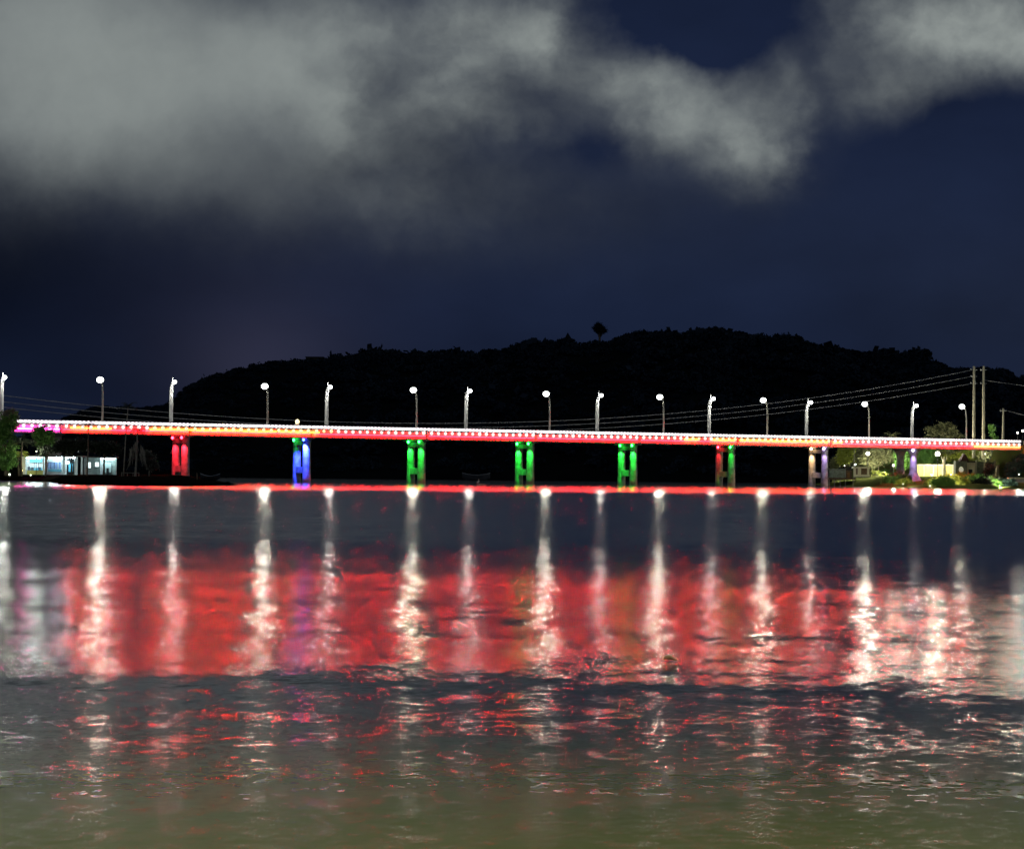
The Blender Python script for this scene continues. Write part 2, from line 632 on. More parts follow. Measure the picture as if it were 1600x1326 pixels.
# ---- railings, one length of railing for each span
RLAB = {-2: 'length of lit white railing on the bridge behind the leafy trees at the far left',
        -1: 'length of lit white railing crossed by dark palm crowns left of the red pier',
        0: 'length of white railing with amber glowing bulbs between the red pier and the blue pier',
        1: 'length of lit white railing between the blue pier and the first green pier',
        2: 'length of lit white railing between the leftmost and the middle green pier',
        3: 'length of lit white railing between the middle and the rightmost green pier',
        4: 'length of lit white railing between the rightmost green pier and the pier with pale columns',
        5: 'length of white railing over amber wash between the pale columned pier and the violet pier',
        6: 'length of lit white railing above the stilted jetty and the yellow green tree',
        7: 'rightmost length of lit white railing above the garden fence, orange below'}
for k in SPANS:
    a0, a1 = (k if k > -2 else I0) + g_, (I1 if k == 7 else k + 1) - g_
    L = (a1 - a0) * 25
    rt = thing('bridge_railing', B((a0 + a1) / 2, 4.5, 10.2), RLAB[k], 'railing', 'lit railing lengths along the bridge')
    nb_ = max(3, round(L / 1.5625))
    nbead = nb_ * 2
    path, rad = [], []
    for j in range(nbead):
        for fr, rr in ((.0, .15), (.25, .21), (.5, .245), (.75, .21)):
            i_ = a0 + (a1 - a0) * (j + fr) / nbead
            path.append(B(i_, 4.44, 10.74))
            rad.append(rr)
    path.append(B(a1, 4.44, 10.74)); rad.append(.15)
    MB().tube(path, rad, 8).build('rope_light', E_TUBE if k not in (-1, 6, 7) else E_TUBE_W, rt, True)
    hb = MB()
    prism(hb, a0, a1, [(4.42, 10.985), (4.64, 10.985), (4.64, 11.09), (4.42, 11.09)])
    hb.build('handrail', WHITE, rt)
    kb = MB()
    prism(kb, a0, a1, [(4.36, 10.165), (4.60, 10.165), (4.60, 10.36), (4.36, 10.36)])
    kb.build('rail_base', CONC, rt)
    for j in range(nb_):
        i_ = a0 + (a1 - a0) * (j + .5) / nb_
        p = B(i_, 4.5, 0)
        MB().box((p.x, p.y, 10.68), (.12, .05, .28), ANG).build('post', WHITE, rt)
        bmat = E_BULB
        if k in (0, 5) or (k == -1 and j > 10) or (k == 4 and j in (8, 9, 12, 13, 14, 15)) or (k == 1 and j < 3):
            bmat = E_BULB_Y
        elif k in (-2, -1, 2, 3, 6, 7):
            bmat = E_BULB_W
        q_ = B(i_, 4.86, 9.98 + random.uniform(-.04, .04))
        rj = random.uniform(.27, .33)
        MB().ball(q_, (rj, rj, rj * 1.1), 10, 7).build('bulb', bmat, rt, True)
    # far side railing of the same length
fr_ = thing('far_railing', B(3, -4.6, 10.2), 'plain white railing on the far side of the bridge', 'railing')
hb = MB()
prism(hb, I0, I1, [(-4.7, 10.9), (-4.5, 10.9), (-4.5, 11.0), (-4.7, 11.0)])
hb.build('handrail', WHITE, fr_)
hb = MB()
j = I0 + .05
while j < I1:
    p = B(j, -4.6, 0)
    hb.box((p.x, p.y, 10.53), (.08, .06, .36), ANG)
    j += .0625
hb.build('baluster_row', WHITE, fr_)

# ---- street lamps
def glow(loc, col, watt, rad, parent):
    l = bpy.data.lights.new('lamp_bulb', 'POINT')
    l.color = col
    l.energy = watt
    l.shadow_soft_size = rad
    o = bpy.data.objects.new('lamp_bulb', l)
    COL.objects.link(o)
    o.location = loc
    o.parent = parent
    o.matrix_parent_inverse = Matrix.Translation(-parent.location)


NEAR = [(160, 593, 'street lamp with the largest round head, left of the red pier'),
        (418, 603, 'street lamp with a round head left of the amber lantern, between red and blue piers'),
        (651, 609, 'street lamp with a round head directly above the leftmost green pier'),
        (859, 615, 'street lamp with a round head just right of the middle green pier'),
        (1037, 620, 'street lamp with a round head right of the rightmost green pier'),
        (1199, 625, 'street lamp with a round head between the pale columned pier and the violet pier'),
        (1358, 631, 'street lamp with a round head above the bank globe lamp and yellow green tree'),
        (1510, 635, 'street lamp with a round head beside the two tall utility poles')]
FARL = [(2, 590, 'street lamp with thick white lit pole cut by the left edge, behind the leafy tree'),
        (267, 597, 'street lamp with thick white lit pole above the red pier'),
        (510, 605, 'street lamp with thick white lit pole right of the blue pier'),
        (728, 611, 'street lamp with thick white lit pole between the leftmost and middle green piers'),
        (933, 618, 'street lamp with thick white lit pole just left of the rightmost green pier'),
        (1108, 623, 'street lamp with thick white lit pole above the pier with pale columns'),
        (1260, 629, 'street lamp with thick white lit pole above the violet pier'),
        (1425, 634, 'street lamp with thick white lit pole above the flared purple pier')]
POLE_LIT = mat('lit_lamp_pole', (.88, .88, .87), .5, .05, 3)  # lamplight on the far poles is put into this near-white colour
POLE_UNLIT = mat('unlit_lamp_pole', (.62, .58, .50), .6, .1, 3)  # duller copy: the unlit side of the near poles put into the colour
for px, py, lab in NEAR:
    i_ = at_px(px, 4.3)
    b0 = B(i_, 4.3, 10.2)
    zh = P(px, py, b0.y).z
    t_ = thing('street_lamp', b0, lab, 'street lamp', 'street lamps on the near side of the bridge')
    MB().tube([b0, b0 + Vector((0, 0, .5))], [.26, .2], 10).build('base', POLE_UNLIT, t_)
    pth = [B(i_, 4.3, 10.7), B(i_, 4.28, zh - 3.0), B(i_, 4.1, zh - 1.2), B(i_, 3.8, zh - .4), B(i_, 3.2, zh + .02)]
    MB().tube(pth, [.19, .17, .15, .12, .10], 10).build('pole', POLE_UNLIT, t_, True)
    hc = B(i_, 2.75, zh)
    MB().tube([B(i_, 3.25, zh + .10), hc + Vector((0, 0, .36))], [.14, .34], 10).build('lamp_housing', STEEL, t_, True)
    MB().ball(hc, (.66, .66, .56), 16, 10).build('lamp_head', E_LAMP, t_, True)
    glow(hc, (1.0, .98, .80), 7800, .72, t_)
for px, py, lab in FARL:
    i_ = at_px(px, -4.3)
    b0 = B(i_, -4.3, 10.2)
    zh = P(px, py, b0.y).z
    t_ = thing('street_lamp', b0, lab, 'street lamp', 'street lamps on the far side of the bridge')
    MB().tube([b0, b0 + Vector((0, 0, .5))], [.36, .3], 10).build('base', POLE_LIT, t_)
    pth = [B(i_, -4.3, 10.7), B(i_, -4.3, zh - 3.0), B(i_, -4.2, zh - 1.3), B(i_, -3.9, zh - .5), B(i_, -3.4, zh - .05)]
    MB().tube(pth, [.36, .36, .36, .35, .32], 12).build('pole', POLE_LIT, t_, True)  # radius widened to stand in for glare around the lit pole
    hc = B(i_, -2.7, zh)
    MB().ball(hc, (.42, .42, .38), 16, 10).build('lamp_head', E_LAMP_FAR, t_, True)
    glow(hc, (.98, .98, .90), 3200, .46, t_)
    MB().tube([B(i_, -3.75, zh + .05), B(i_, -3.75, zh + .95)], [.10, .06], 8).build('photocell', POLE_LIT, t_)
# lantern on the railing
i_ = at_px(464.5, 4.5)
lt = thing('lantern', B(i_, 4.5, 11.09), 'round amber lantern standing on the railing above the blue pier', 'lantern')
MB().tube([B(i_, 4.5, 11.09), B(i_, 4.5, 11.35)], [.42, .30], 10).build('base', WHITE, lt)
MB().ball(B(i_, 4.5, 11.72), (.40, .40, .46), 14, 9).build('globe', emit('lantern_light', (1, .78, .36), 2.2), lt, True)


# ------------------------------------------------------------------ foliage builders
def rand_quads(c, size, flat=0.0, aspect=.5):
    """leaf-sized quads at the points c, turned at random"""
    n = len(c)
    a = RNG.normal(size=(n, 3))
    a[:, 2] *= (1 - flat)
    a /= np.linalg.norm(a, axis=1)[:, None]
    b = RNG.normal(size=(n, 3))
    b -= (b * a).sum(1)[:, None] * a
    b /= np.linalg.norm(b, axis=1)[:, None]
    s = size * RNG.uniform(.6, 1.4, n)[:, None]
    a, b = a * s, b * s * aspect
    return np.stack([c - a, c - b * .9 + a * .1, c + a, c + b * .9 + a * .1], 1)


def clumps(ells, nclump, per, spread, shell=.55):
    """leaf centres in clumps inside a list of ellipsoids (cx,cy,cz,rx,ry,rz)"""
    ells = np.asarray(ells, float)
    w = np.prod(ells[:, 3:], 1) ** (2 / 3)
    pick = RNG.choice(len(ells), nclump, p=w / w.sum())
    d = RNG.normal(size=(nclump, 3))
    d /= np.linalg.norm(d, axis=1)[:, None]
    r = shell + (1 - shell) * RNG.random(nclump)
    cc = ells[pick, :3] + d * ells[pick, 3:] * r[:, None]
    sp = spread * RNG.uniform(.6, 1.3, nclump)
    k = np.repeat(np.arange(nclump), per)
    off = RNG.normal(size=(len(k), 3)) * sp[k][:, None] * np.array([1, 1, .75])
    return cc[k] + off, cc


def tree(name, label, base, ells, leaf, n=(60, 40), size=.22, spread=.5, trunk=.18, bark=None, cat='tree', group=None, limbs=6, lean=(0, 0)):
    base = Vector(base)
    ells = [(base.x + e[0], base.y + e[1], base.z + e[2], *e[3:]) for e in ells]
    t = thing(name, base, label, cat, group)
    pts_, cc = clumps(ells, n[0], n[1], spread)
    pts_ = pts_[pts_[:, 2] > base.z + .05]
    MB().quads(rand_quads(pts_, size)).build('crown', leaf, t)
    if trunk:
        top = Vector((np.mean([e[0] for e in ells]), np.mean([e[1] for e in ells]), np.mean([e[2] for e in ells])))
        tb = MB()
        mid = base.lerp(top, .5) + Vector((random.uniform(-.2, .2), random.uniform(-.2, .2), 0))
        tb.tube([base - Vector((0, 0, .3)), base.lerp(mid, .5), mid, top], [trunk * 1.25, trunk, trunk * .8, trunk * .45], 8)
        for c in cc[RNG.choice(len(cc), min(limbs, len(cc)), replace=False)]:
            c = Vector(c)
            s0 = base.lerp(top, random.uniform(.45, .8))
            tb.tube([s0, s0.lerp(c, .5) + Vector((0, 0, .25)), c], [trunk * .5, trunk * .3, trunk * .1], 6)
        tb.build('trunk', bark or BARK, t, True)
    return t


def palm(name, label, base, top, leaf, nf=16, fl=2.6, droop=1.0, trunk=.13, bark=None, group=None, width=.34, up=.7, cat='palm tree', skirt=0):
    base, top = Vector(base), Vector(top)
    t = thing(name, base, label, cat, group)
    mid = base.lerp(top, .5) + Vector((random.uniform(-.25, .25), 0, 0))
    MB().tube([base - Vector((0, 0, .3)), base.lerp(mid, .6), mid, mid.lerp(top, .6), top], [trunk * 1.5, trunk * 1.1, trunk, trunk * .9, trunk * .8], 8).build('trunk', bark or BARK, t, True)
    mb = MB()
    qs = []
    for k in range(nf + skirt):
        az = 2 * math.pi * k / max(nf, 1) * 1.618 + random.uniform(-.2, .2)
        e0 = random.uniform(-.1, 1.2) * up if k < nf else -.9
        L = fl * random.uniform(.8, 1.1)
        d = Vector((math.cos(az), math.sin(az), 0))
        p = top.copy()
        ns = 12
        prev = None
        for j in range(ns + 1):
            f = j / ns
            ang = e0 - droop * 1.7 * f * f - .15 * f
            q = p + (d * math.cos(ang) + Vector((0, 0, math.sin(ang)))) * (L / ns)
            w = width * (math.sin(math.pi * min(1, .12 + f * .86)) ** .7) + .02
            side = d.cross(Vector((0, 0, 1)))
            for sg in (-1, 1):
                tip = p + side * sg * w - Vector((0, 0, w * .55)) + (q - p) * 1.3
                qs.append([tuple(p), tuple(p.lerp(q, .55)), tuple(tip), tuple(tip - (q - p) * .25)])
            p = q
    mb.quads(np.array(qs))
    mb.build('crown', leaf, t)
    return t


# ------------------------------------------------------------------ far hill across the water
PROF = [(-400, 752), (-60, 738), (60, 672), (150, 640), (200, 642), (240, 640), (268, 634), (288, 612), (310, 601), (340, 590), (370, 581), (400, 574), (430, 570),
        (477, 568), (530, 567), (560, 562), (585, 559), (610, 562), (640, 561), (700, 561), (760, 559), (800, 553), (830, 548), (870, 543),
        (905, 544), (950, 540), (980, 531), (1010, 533), (1035, 528), (1080, 529), (1110, 527), (1145, 530), (1190, 537), (1225, 534), (1255, 544),
        (1280, 553), (1300, 558), (1350, 561), (1380, 558), (1410, 561), (1440, 566), (1470, 580), (1490, 587), (1540, 586), (1570, 592),
        (1600, 605), (1700, 640), (1900, 700), (2100, 752)]
YR, YF = 1250.0, 900.0
px_ = np.array([p[0] for p in PROF], float)
py_ = np.array([p[1] for p in PROF], float)


def ridge(px):
    """height of the ridge at column px"""
    return max(.3, P(px, float(np.interp(px, px_, py_)), YR).z)


def hill_pt(px, f):
    """a point of the hillside: f = 0 at the shore, 1 at the ridge"""
    zr = ridge(px)
    Y = YF + (YR - YF) * f
    z = zr * (math.sin(min(f, 1) * math.pi / 2) ** 1.25)
    if f > 1:
        z = zr * max(0, 1 - (f - 1) * .9)
    x = P(px, 700, YR).x * (Y / YR)
    return (x, Y, z - .3)


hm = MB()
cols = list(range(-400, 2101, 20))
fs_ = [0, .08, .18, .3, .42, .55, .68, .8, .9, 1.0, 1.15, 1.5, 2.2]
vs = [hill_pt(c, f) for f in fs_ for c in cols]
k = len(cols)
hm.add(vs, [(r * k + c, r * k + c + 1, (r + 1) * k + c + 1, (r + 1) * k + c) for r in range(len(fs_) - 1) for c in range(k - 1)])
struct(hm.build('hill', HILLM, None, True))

# the forest on it: thousands of crowns nobody could count
qs = []
cen = []
for j in range(4200):
    px = RNG.uniform(-60, 1700)
    f = 1.03 if j < 1100 else RNG.random() ** .7 * 1.03
    p = hill_pt(px, f)
    if p[2] < 2:
        continue
    edge = px < 260
    r = RNG.uniform(2.2, 5.2) * (.6 if px < 500 else .85 if px < 900 else 1.0)
    if RNG.random() < .16 and px > 480:
        r *= RNG.uniform(1.25, 1.75)
    if 900 < px < 975:
        r *= .6
    cen.append((p[0], p[1], p[2] + r * .15, r))
for (x, y, z, r) in cen:
    n = int(46 + r * 17)
    d = RNG.normal(size=(n, 3))
    d /= np.linalg.norm(d, axis=1)[:, None]
    d[:, 2] = np.abs(d[:, 2]) * .62
    c = np.array([x, y, z]) + d * r * RNG.uniform(.72, 1.04, (n, 1))
    qs.append(rand_quads(c, r * .15, aspect=.75))
    d2 = RNG.normal(size=(14, 3)) * r * .3
    qs.append(rand_quads(np.array([x, y, z]) + d2, r * .34, aspect=.9))
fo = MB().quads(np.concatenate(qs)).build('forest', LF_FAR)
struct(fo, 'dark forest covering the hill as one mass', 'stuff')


def ridge_tree(name, label, px, pyt, pyb, wpx, kind=0):
    b = P(px, pyb, YR - 6)
    t = P(px, pyt, YR - 6)
    h = t.z - b.z
    w = wpx / F * YR / 2
    if kind == 0:      # round crown
        el = [(0, 0, h * .55, w, w, h * .45), (w * .4, 0, h * .5, w * .7, w * .7, h * .3), (-w * .45, 0, h * .45, w * .6, w * .6, h * .3)]
    elif kind == 1:    # tall bare stem with a tufted head
        el = [(0, 0, h * .74, w * .75, w * .75, h * .2), (-w * .45, 0, h * .80, w * .5, w * .5, h * .1), (w * .35, 0, h * .70, w * .6, w * .6, h * .14),
              (-.1 * w, 0, h * .9, w * .4, w * .4, h * .1)]
    else:              # flat umbrella crown
        el = [(0, 0, h * .82, w, w, h * .14), (w * .5, 0, h * .72, w * .45, w * .45, h * .1), (-w * .4, 0, h * .9, w * .4, w * .4, h * .1)]
    return tree(name, label, (b.x, b.y, b.z - .5), el, LF_FAR, n=(120, 30), size=.36, spread=.55, trunk=.7 if kind == 1 else .3, limbs=5, group='trees standing out on the hill ridge')


ridge_tree('lone_tree', 'lone tree with a tufted head on a tall bare stem on the hilltop ridge', 937, 503, 541, 23, 1)
ridge_tree('ridge_tree', 'small round tree above the even ridge just left of the lone tufted tree', 877, 529, 547, 18)
ridge_tree('ridge_tree', 'broad flat crowned tree on the highest ridge, right of the lone tufted tree', 1003, 516, 538, 30, 2)
ridge_tree('ridge_tree', 'dense tree on the highest part of the ridge, left of the big dome shaped crown', 1128, 511, 536, 27)
ridge_tree('ridge_tree', 'big dome shaped tree crown on the right part of the ridge', 1224, 518, 556, 54)
ridge_tree('ridge_tree', 'umbrella shaped tree in the dip right of the big dome shaped crown', 1271, 540, 561, 28, 2)
ridge_tree('ridge_tree', 'wide umbrella shaped tree on the right shoulder of the ridge', 1385, 544, 566, 38, 2)
ridge_tree('ridge_tree', 'small flat tree on the ridge left of the wide umbrella shaped tree', 1347, 549, 566, 20, 2)
ridge_tree('ridge_tree', 'low dark tree on the ridge behind the two tall utility poles', 1500, 572, 592, 28)
ridge_tree('ridge_tree', 'rightmost dark tree on the falling ridge past the tall utility poles', 1560, 573, 596, 38)
# flat-roofed building on the ridge
b0 = P(492, 568, YR - 8)
hb_ = thing('hilltop_building', b0, 'small dark flat roofed building on the left part of the hill ridge', 'building')
w_ = 29 / F * YR / 2
top = P(492, 557.5, YR - 8).z
MB().box((b0.x, b0.y, (b0.z - 2 + top - .3) / 2), (w_ * .94, 2.5, (top - .3 - b0.z + 2) / 2)).build('wall', mat('dark_wall', (.03, .03, .03), .9), hb_)
MB().box((b0.x, b0.y, top - .15), (w_, 2.9, .15)).build('roof', mat('dark_roof', (.02, .02, .02), .9), hb_)

# ------------------------------------------------------------------ banks
def bank(name, edge, back, h, material, kind='structure', rise=(0, .25, .6, 1)):
    """a low bank: edge = waterline pixels (front), back = matching rear points (x,y) with height h there"""
    vs, n = [], len(edge)
    rows = len(rise)
    for r_i, f in enumerate(rise):
        for (e, bk) in zip(edge, back):
            p = Vector(e).lerp(Vector(bk), f)
            zz = -.25 if f == 0 else bk[2] * (f ** h)
            vs.append((p.x + random.uniform(-.3, .3) * (f > 0), p.y, zz + random.uniform(-.06, .06) * (f > 0)))
    fs = [(r * n + c, r * n + c + 1, (r + 1) * n + c + 1, (r + 1) * n + c) for r in range(rows - 1) for c in range(n - 1)]
    o = MB().add(vs, fs).build(name, material, None, True)
    return struct(o)


def resample(lst, step):
    out_ = []
    for (x0, y0), (x1, y1) in zip(lst[:-1], lst[1:]):
        k_ = max(1, int(abs(x1 - x0) / step))
        for j_ in range(k_):
            out_.append((x0 + (x1 - x0) * j_ / k_, y0 + (y1 - y0) * j_ / k_))
    return out_ + [lst[-1]]


el = [(-420, 749), (-100, 750), (62, 751.5), (84, 753.5), (97, 757), (150, 758.3), (200, 759.3), (270, 760), (330, 759.6), (362, 758.2), (374, 757.2)]
el = resample(el, 8)
edge, back = [], []
for (px, py) in el:
    g = G(px, py + random.uniform(-.25, .25))
    edge.append((g.x, g.y, 0))
    t_ = min(1, max(0, (372 - px) / 90))
    Yb = 455 + (405 - 455) * min(1, max(0, (px - 300) / 70))
    zb = 1.35 * t_ + .05
    bx = P(px - (0 if px < 300 else (px - 300) * .25), 745, Yb)
    back.append((bx.x, Yb, zb))
bank('mudbank', edge, back, .45, MUD, rise=(0, .06, .2, .45, .75, 1))
# ground behind the mudbank, under kiosk and trees
gm = MB()
gv = []
for Yq, z in ((452, 1.3), (500, 2.0), (640, 3)):
    for px in (-700, -300, 0, 150, 255):
        gv.append((P(px, 740, Yq).x, Yq, z if px < 200 else .2))
gm.add(gv, [(r * 5 + c, r * 5 + c + 1, (r + 1) * 5 + c + 1, (r + 1) * 5 + c) for r in range(2) for c in range(4)])
struct(gm.build('ground', MUD))

el = [(1262, 757.5), (1290, 758.6), (1330, 759.6), (1380, 761), (1430, 761.8), (1490, 763), (1535, 764), (1555, 763.2), (1580, 763.4), (1700, 764.4), (2000, 767)]
el = resample(el, 8)
edge, back = [], []
for (px, py) in el:
    g = G(px, py + random.uniform(-.2, .2))
    edge.append((g.x, g.y, 0))
    zb = 2.3 * min(1, max(.1, (px - 1255) / 110))
    Yb = max(g.y + 30, 548)
    bx = P(px, 745, Yb)
    back.append((bx.x, Yb, zb))
bank('river_bank', edge, back, .8, GRASS, rise=(0, .04, .1, .2, .4, .7, 1))
RB = [(e[0], e[1], b_[1], b_[2]) for e, b_ in zip(edge, back)]


def bank_z(x, Y):
    e = min(RB, key=lambda r_: abs(r_[0] - x))
    f = min(1, max(0, (Y - e[1]) / (e[2] - e[1])))
    return e[3] * f ** .8

gm = MB()
gv = []
for Yq, z in ((546, 2.25), (620, 4.0), (760, 9)):
    for px in (1300, 1400, 1550, 1750, 2200):
        gv.append((P(px, 740, Yq).x, Yq, z if px > 1350 else z * .4))
gm.add(gv, [(r * 5 + c, r * 5 + c + 1, (r + 1) * 5 + c + 1, (r + 1) * 5 + c) for r in range(2) for c in range(4)])
struct(gm.build('park_ground', GRASS))
# approach embankment at the right end of the bridge, with its road and yellow railing
am = MB()
a_, b_ = I1 + .02, I1 + 3.5
prism(am, a_, b_, [(-9, 1.0), (9, 1.0), (5.0, 9.95), (-5.0, 9.95)])
struct(am.build('embankment', GRASS))
am = MB()
prism(am, a_, b_, [(-4.4, 9.954), (4.4, 9.954), (4.4, 10.05), (-4.4, 10.05)])
struct(am.build('road', ASPH))


# ------------------------------------------------------------------ left bank: kiosks, lamps, trees
def ground_left(px, Y):
    return P(px, 740, Y).x


def globe_lamp(px, py, Y, zb, r, label, m_, post=.07, group=None, watt=None):
    p = P(px, py, Y)
    t = thing('globe_lamp', (p.x, p.y, zb), label, 'lamp', group)
    MB().tube([(p.x, p.y, zb - .2), (p.x, p.y, p.z - r * .8)], [post * 1.3, post], 8).build('post', DARKM, t)
    MB().tube([(p.x, p.y, p.z - r * 1.05), (p.x, p.y, p.z - r * .7)], [r * .4, r * .5], 10).build('collar', DARKM, t)
    MB().ball(p, r, 14, 9).build('globe', m_, t, True)
    if watt is None:
        watt = {'globe_light': 36000, 'globe_light_cool': 4000, 'small_lamp_light': 6000, 'small_lamp_light_green': 2000, 'warm_floodlight': 400}[m_.name] * (1 if r > .3 or 'small' in m_.name else .35)
    glow(p, tuple(m_.node_tree.nodes['Principled BSDF'].inputs['Emission Color'].default_value[:3]), watt, r * 1.06, t)
    return t


KW = mat('kiosk_white_wall', (.62, .70, .72), .7, .1, 2)
KC = mat('kiosk_cyan_board', (.10, .42, .60), .6, .25, 2)
KB = mat('kiosk_blue_shutter', (.14, .22, .40), .6, .25, 3)
KD = mat('kiosk_dark_opening', (.015, .02, .025), .8)
KR = mat('kiosk_roof', (.05, .045, .04), .9, .3, 2)
YK = 398.0
zk = 1.2


def rect_part(mb, x0, x1, y0, y1, Y, th=.12):
    """an upright slab covering pixel columns x0..x1 and rows y0..y1 at distance Y"""
    a, b = P(x0, y1, Y), P(x1, y0, Y)
    mb.box(((a.x + b.x) / 2, Y + th / 2, (a.z + b.z) / 2), ((b.x - a.x) / 2, th / 2, (b.z - a.z) / 2))
    return mb


# open kiosk with cyan boards
k1 = thing('kiosk', P(52, 741, YK), 'brightly lit white kiosk with cyan boards below the fan shaped palm', 'kiosk')
rect_part(MB(), 34, 70, 712, 741, YK + 2.5, .2).build('wall', KW, k1)
for x0, x1 in ((34, 40), (67, 69)):
    rect_part(MB(), x0, x1, 712, 741, YK, .3).build('post', KW, k1)
a = P(52, 712, YK + 1.2)
MB().box((a.x, a.y, a.z), (2.3, 2.0, .12)).build('roof', KR, k1)
for (x0, x1, y0, y1) in ((47, 66, 715.5, 722), (46, 66, 731, 736)):
    rect_part(MB(), x0, x1, y0, y1, YK + 2.2, .1).build('board', KC, k1)
rect_part(MB(), 42, 67, 735, 741, YK + .6, .5).build('counter', mat('kiosk_counter', (.45, .5, .2), .6), k1)
MB().tube([P(42, 713.5, YK + 1.2) - Vector((0, 0, .15)), P(66, 713.5, YK + 1.2) - Vector((0, 0, .15))], .07, 6).build('tube_light', E_FLUO, k1)
for x0 in (53.0, 59.5):
    rect_part(MB(), x0, x0 + .9, 722.2, 731, YK + 2.1, .08).build('mullion', KD, k1)
for x0, x1, y0 in ((43, 47, 729), (48.5, 52, 730), (60, 63.5, 729.5)):
    rect_part(MB(), x0, x1, y0, 735, YK + .7, .3).build('crate', KB, k1)
# second kiosk with blue shutters
k2 = thing('kiosk', P(96, 741, YK + 3), 'lit kiosk with pale blue shutters and white pillars behind the round globe lamp', 'kiosk')
rect_part(MB(), 73, 120, 714, 741, YK + 5.5, .2).build('wall', KW, k2)
for x0, x1 in ((75, 90), (91.5, 95)):
    rect_part(MB(), x0, x1, 722, 732.5, YK + 5.2, .1).build('shutter', KB, k2)
rect_part(MB(), 75, 96, 733, 736.5, YK + 5.1, .15).build('counter', mat('kiosk_teal_counter', (.06, .20, .26), .6), k2)
for x0 in (79, 84.5):
    rect_part(MB(), x0, x0 + .8, 722, 732.5, YK + 5.0, .08).build('mullion', KD, k2)
rect_part(MB(), 104, 116, 716, 741, YK + 5.2, .12).build('doorway', KD, k2)
rect_part(MB(), 107, 114, 724, 737, YK + 5.0, .06).build('poster', KC, k2)
for x0, x1 in ((97.5, 102), (117, 121), (126, 129)):
    rect_part(MB(), x0, x1, 713, 741, YK + 3, .4).build('pillar', KW, k2)
a = P(101, 712.5, YK + 4)
MB().box((a.x, a.y, a.z), (3.4, 2.2, .12)).build('roof', KR, k2)
MB().tube([P(76, 714, YK + 3.6) - Vector((0, 0, .1)), P(118, 714, YK + 3.6) - Vector((0, 0, .1))], .06, 6).build('tube_light', E_FLUO, k2)
# long low building with two bright windows and a doorway
k3 = thing('low_building', P(155, 741, YK + 6), 'low pale building with a dark doorway and glowing windows left of the slender pole', 'building')
MWALL = mat('pale_green_wall', (.30, .38, .36), .8, .2, 2)
rect_part(MB(), 131, 182, 715, 741, YK + 8, .2).build('wall', MWALL, k3)
rect_part(MB(), 156, 160.5, 715, 741, YK + 7.6, .4).build('pillar', KW, k3)
E_WIN = emit('lit_window', (.82, 1, .98), 1.1)
for x0, x1, y0, y1 in ((135.5, 142, 722, 731), (148.5, 154.5, 722, 729), (163, 174, 722, 738)):
    fr = rect_part(MB(), x0 - .6, x1 + .6, y0 - .6, y1 + .6, YK + 7.85, .14).build('window_frame', KD, k3)
    rect_part(MB(), x0, x1, y0, y1, YK + 7.8, .04).build('window', E_WIN if x0 < 160 else mat('glass_door', (.45, .6, .6), .4), k3)
rect_part(MB(), 166, 170, 731, 741, YK + 7.7, .05).build('doorway', KD, k3)
a = P(156, 714, YK + 8)
MB().box((a.x, a.y, a.z), (3.1, 1.6, .12)).build('roof', KR, k3)
MB().tube([P(158, 716.5, YK + 7) , P(180, 716.5, YK + 7)], .05, 6).build('tube_light', E_FLUO, k3)
globe_lamp(105.5, 722.5, YK - 1, zk, .30, 'round white globe lamp on a dark post in front of the kiosk pillars', E_GLOBE_C)
globe_lamp(34, 735, YK - 3, zk, .16, 'small low warm lamp by the path left of the cyan kiosk', E_WARM, .04)
globe_lamp(15, 741, 384, .9, .13, 'low lamp among the leaves at the far left edge', E_SMALL_L, .04)
globe_lamp(48, 742, 384, .9, .09, 'tiny ground lamp in front of the cyan kiosk', E_SMALL_L, .04)
globe_lamp(57, 705, YK - 9, zk, .09, 'tiny lamp below the green crown right of the fan shaped palm', E_SMALL, .04)

zg = 1.25
pp = P(8, 742, 392)
tree('leafy_tree', 'tall lit green tree filling the far left edge beside the kiosk', (pp.x, pp.y, zg),
     [(0, 0, 5.0, 1.9, 1.6, 4.2), (-1.0, 0, 7.2, 1.8, 1.5, 2.2), (.4, 0, 2.2, 1.5, 1.4, 1.6), (.9, 0, 9.0, 1.0, 1.0, 1.2)], LF_GREEN, n=(150, 34), size=.26, spread=.38)
pp = P(12, 742, 402)
tree('round_tree', 'olive topped tree rising above the railing at the far left edge', (pp.x, pp.y, zg),
     [(0, 0, 10.0, 1.7, 1.5, 1.3), (.2, 0, 8.6, 1.4, 1.3, 1.0)], LF_OLIVE, n=(60, 30), size=.22, spread=.28)
pp = P(66, 742, 401)
tree('leafy_tree', 'bright green bushy tree under the railing right of the fan shaped palm', (pp.x, pp.y, zg),
     [(0, 0, 6.4, 1.7, 1.4, 1.9), (.7, 0, 5.4, 1.3, 1.2, 1.3), (-.7, 0, 7.2, 1.0, 1.0, 1.0)], LF_GREEN, n=(110, 34), size=.24, spread=.34, trunk=.13)
pp = P(34, 742, 390)
palm('fan_palm', 'dark fan shaped palm in front of the cyan kiosk', (pp.x, pp.y, zg), (pp.x, pp.y, P(34, 690, 390).z), LF_DARK, nf=22, fl=2.5, droop=.75, width=.4, up=.9)
pp = P(30, 742, 394)
palm('banana_plant', 'yellow lit drooping leaves hanging beside the cyan kiosk', (pp.x, pp.y, zg), (pp.x, pp.y, P(30, 706, 394).z), LF_YEL, nf=11, fl=2.1, droop=1.3, width=.55, up=.35, cat='plant')
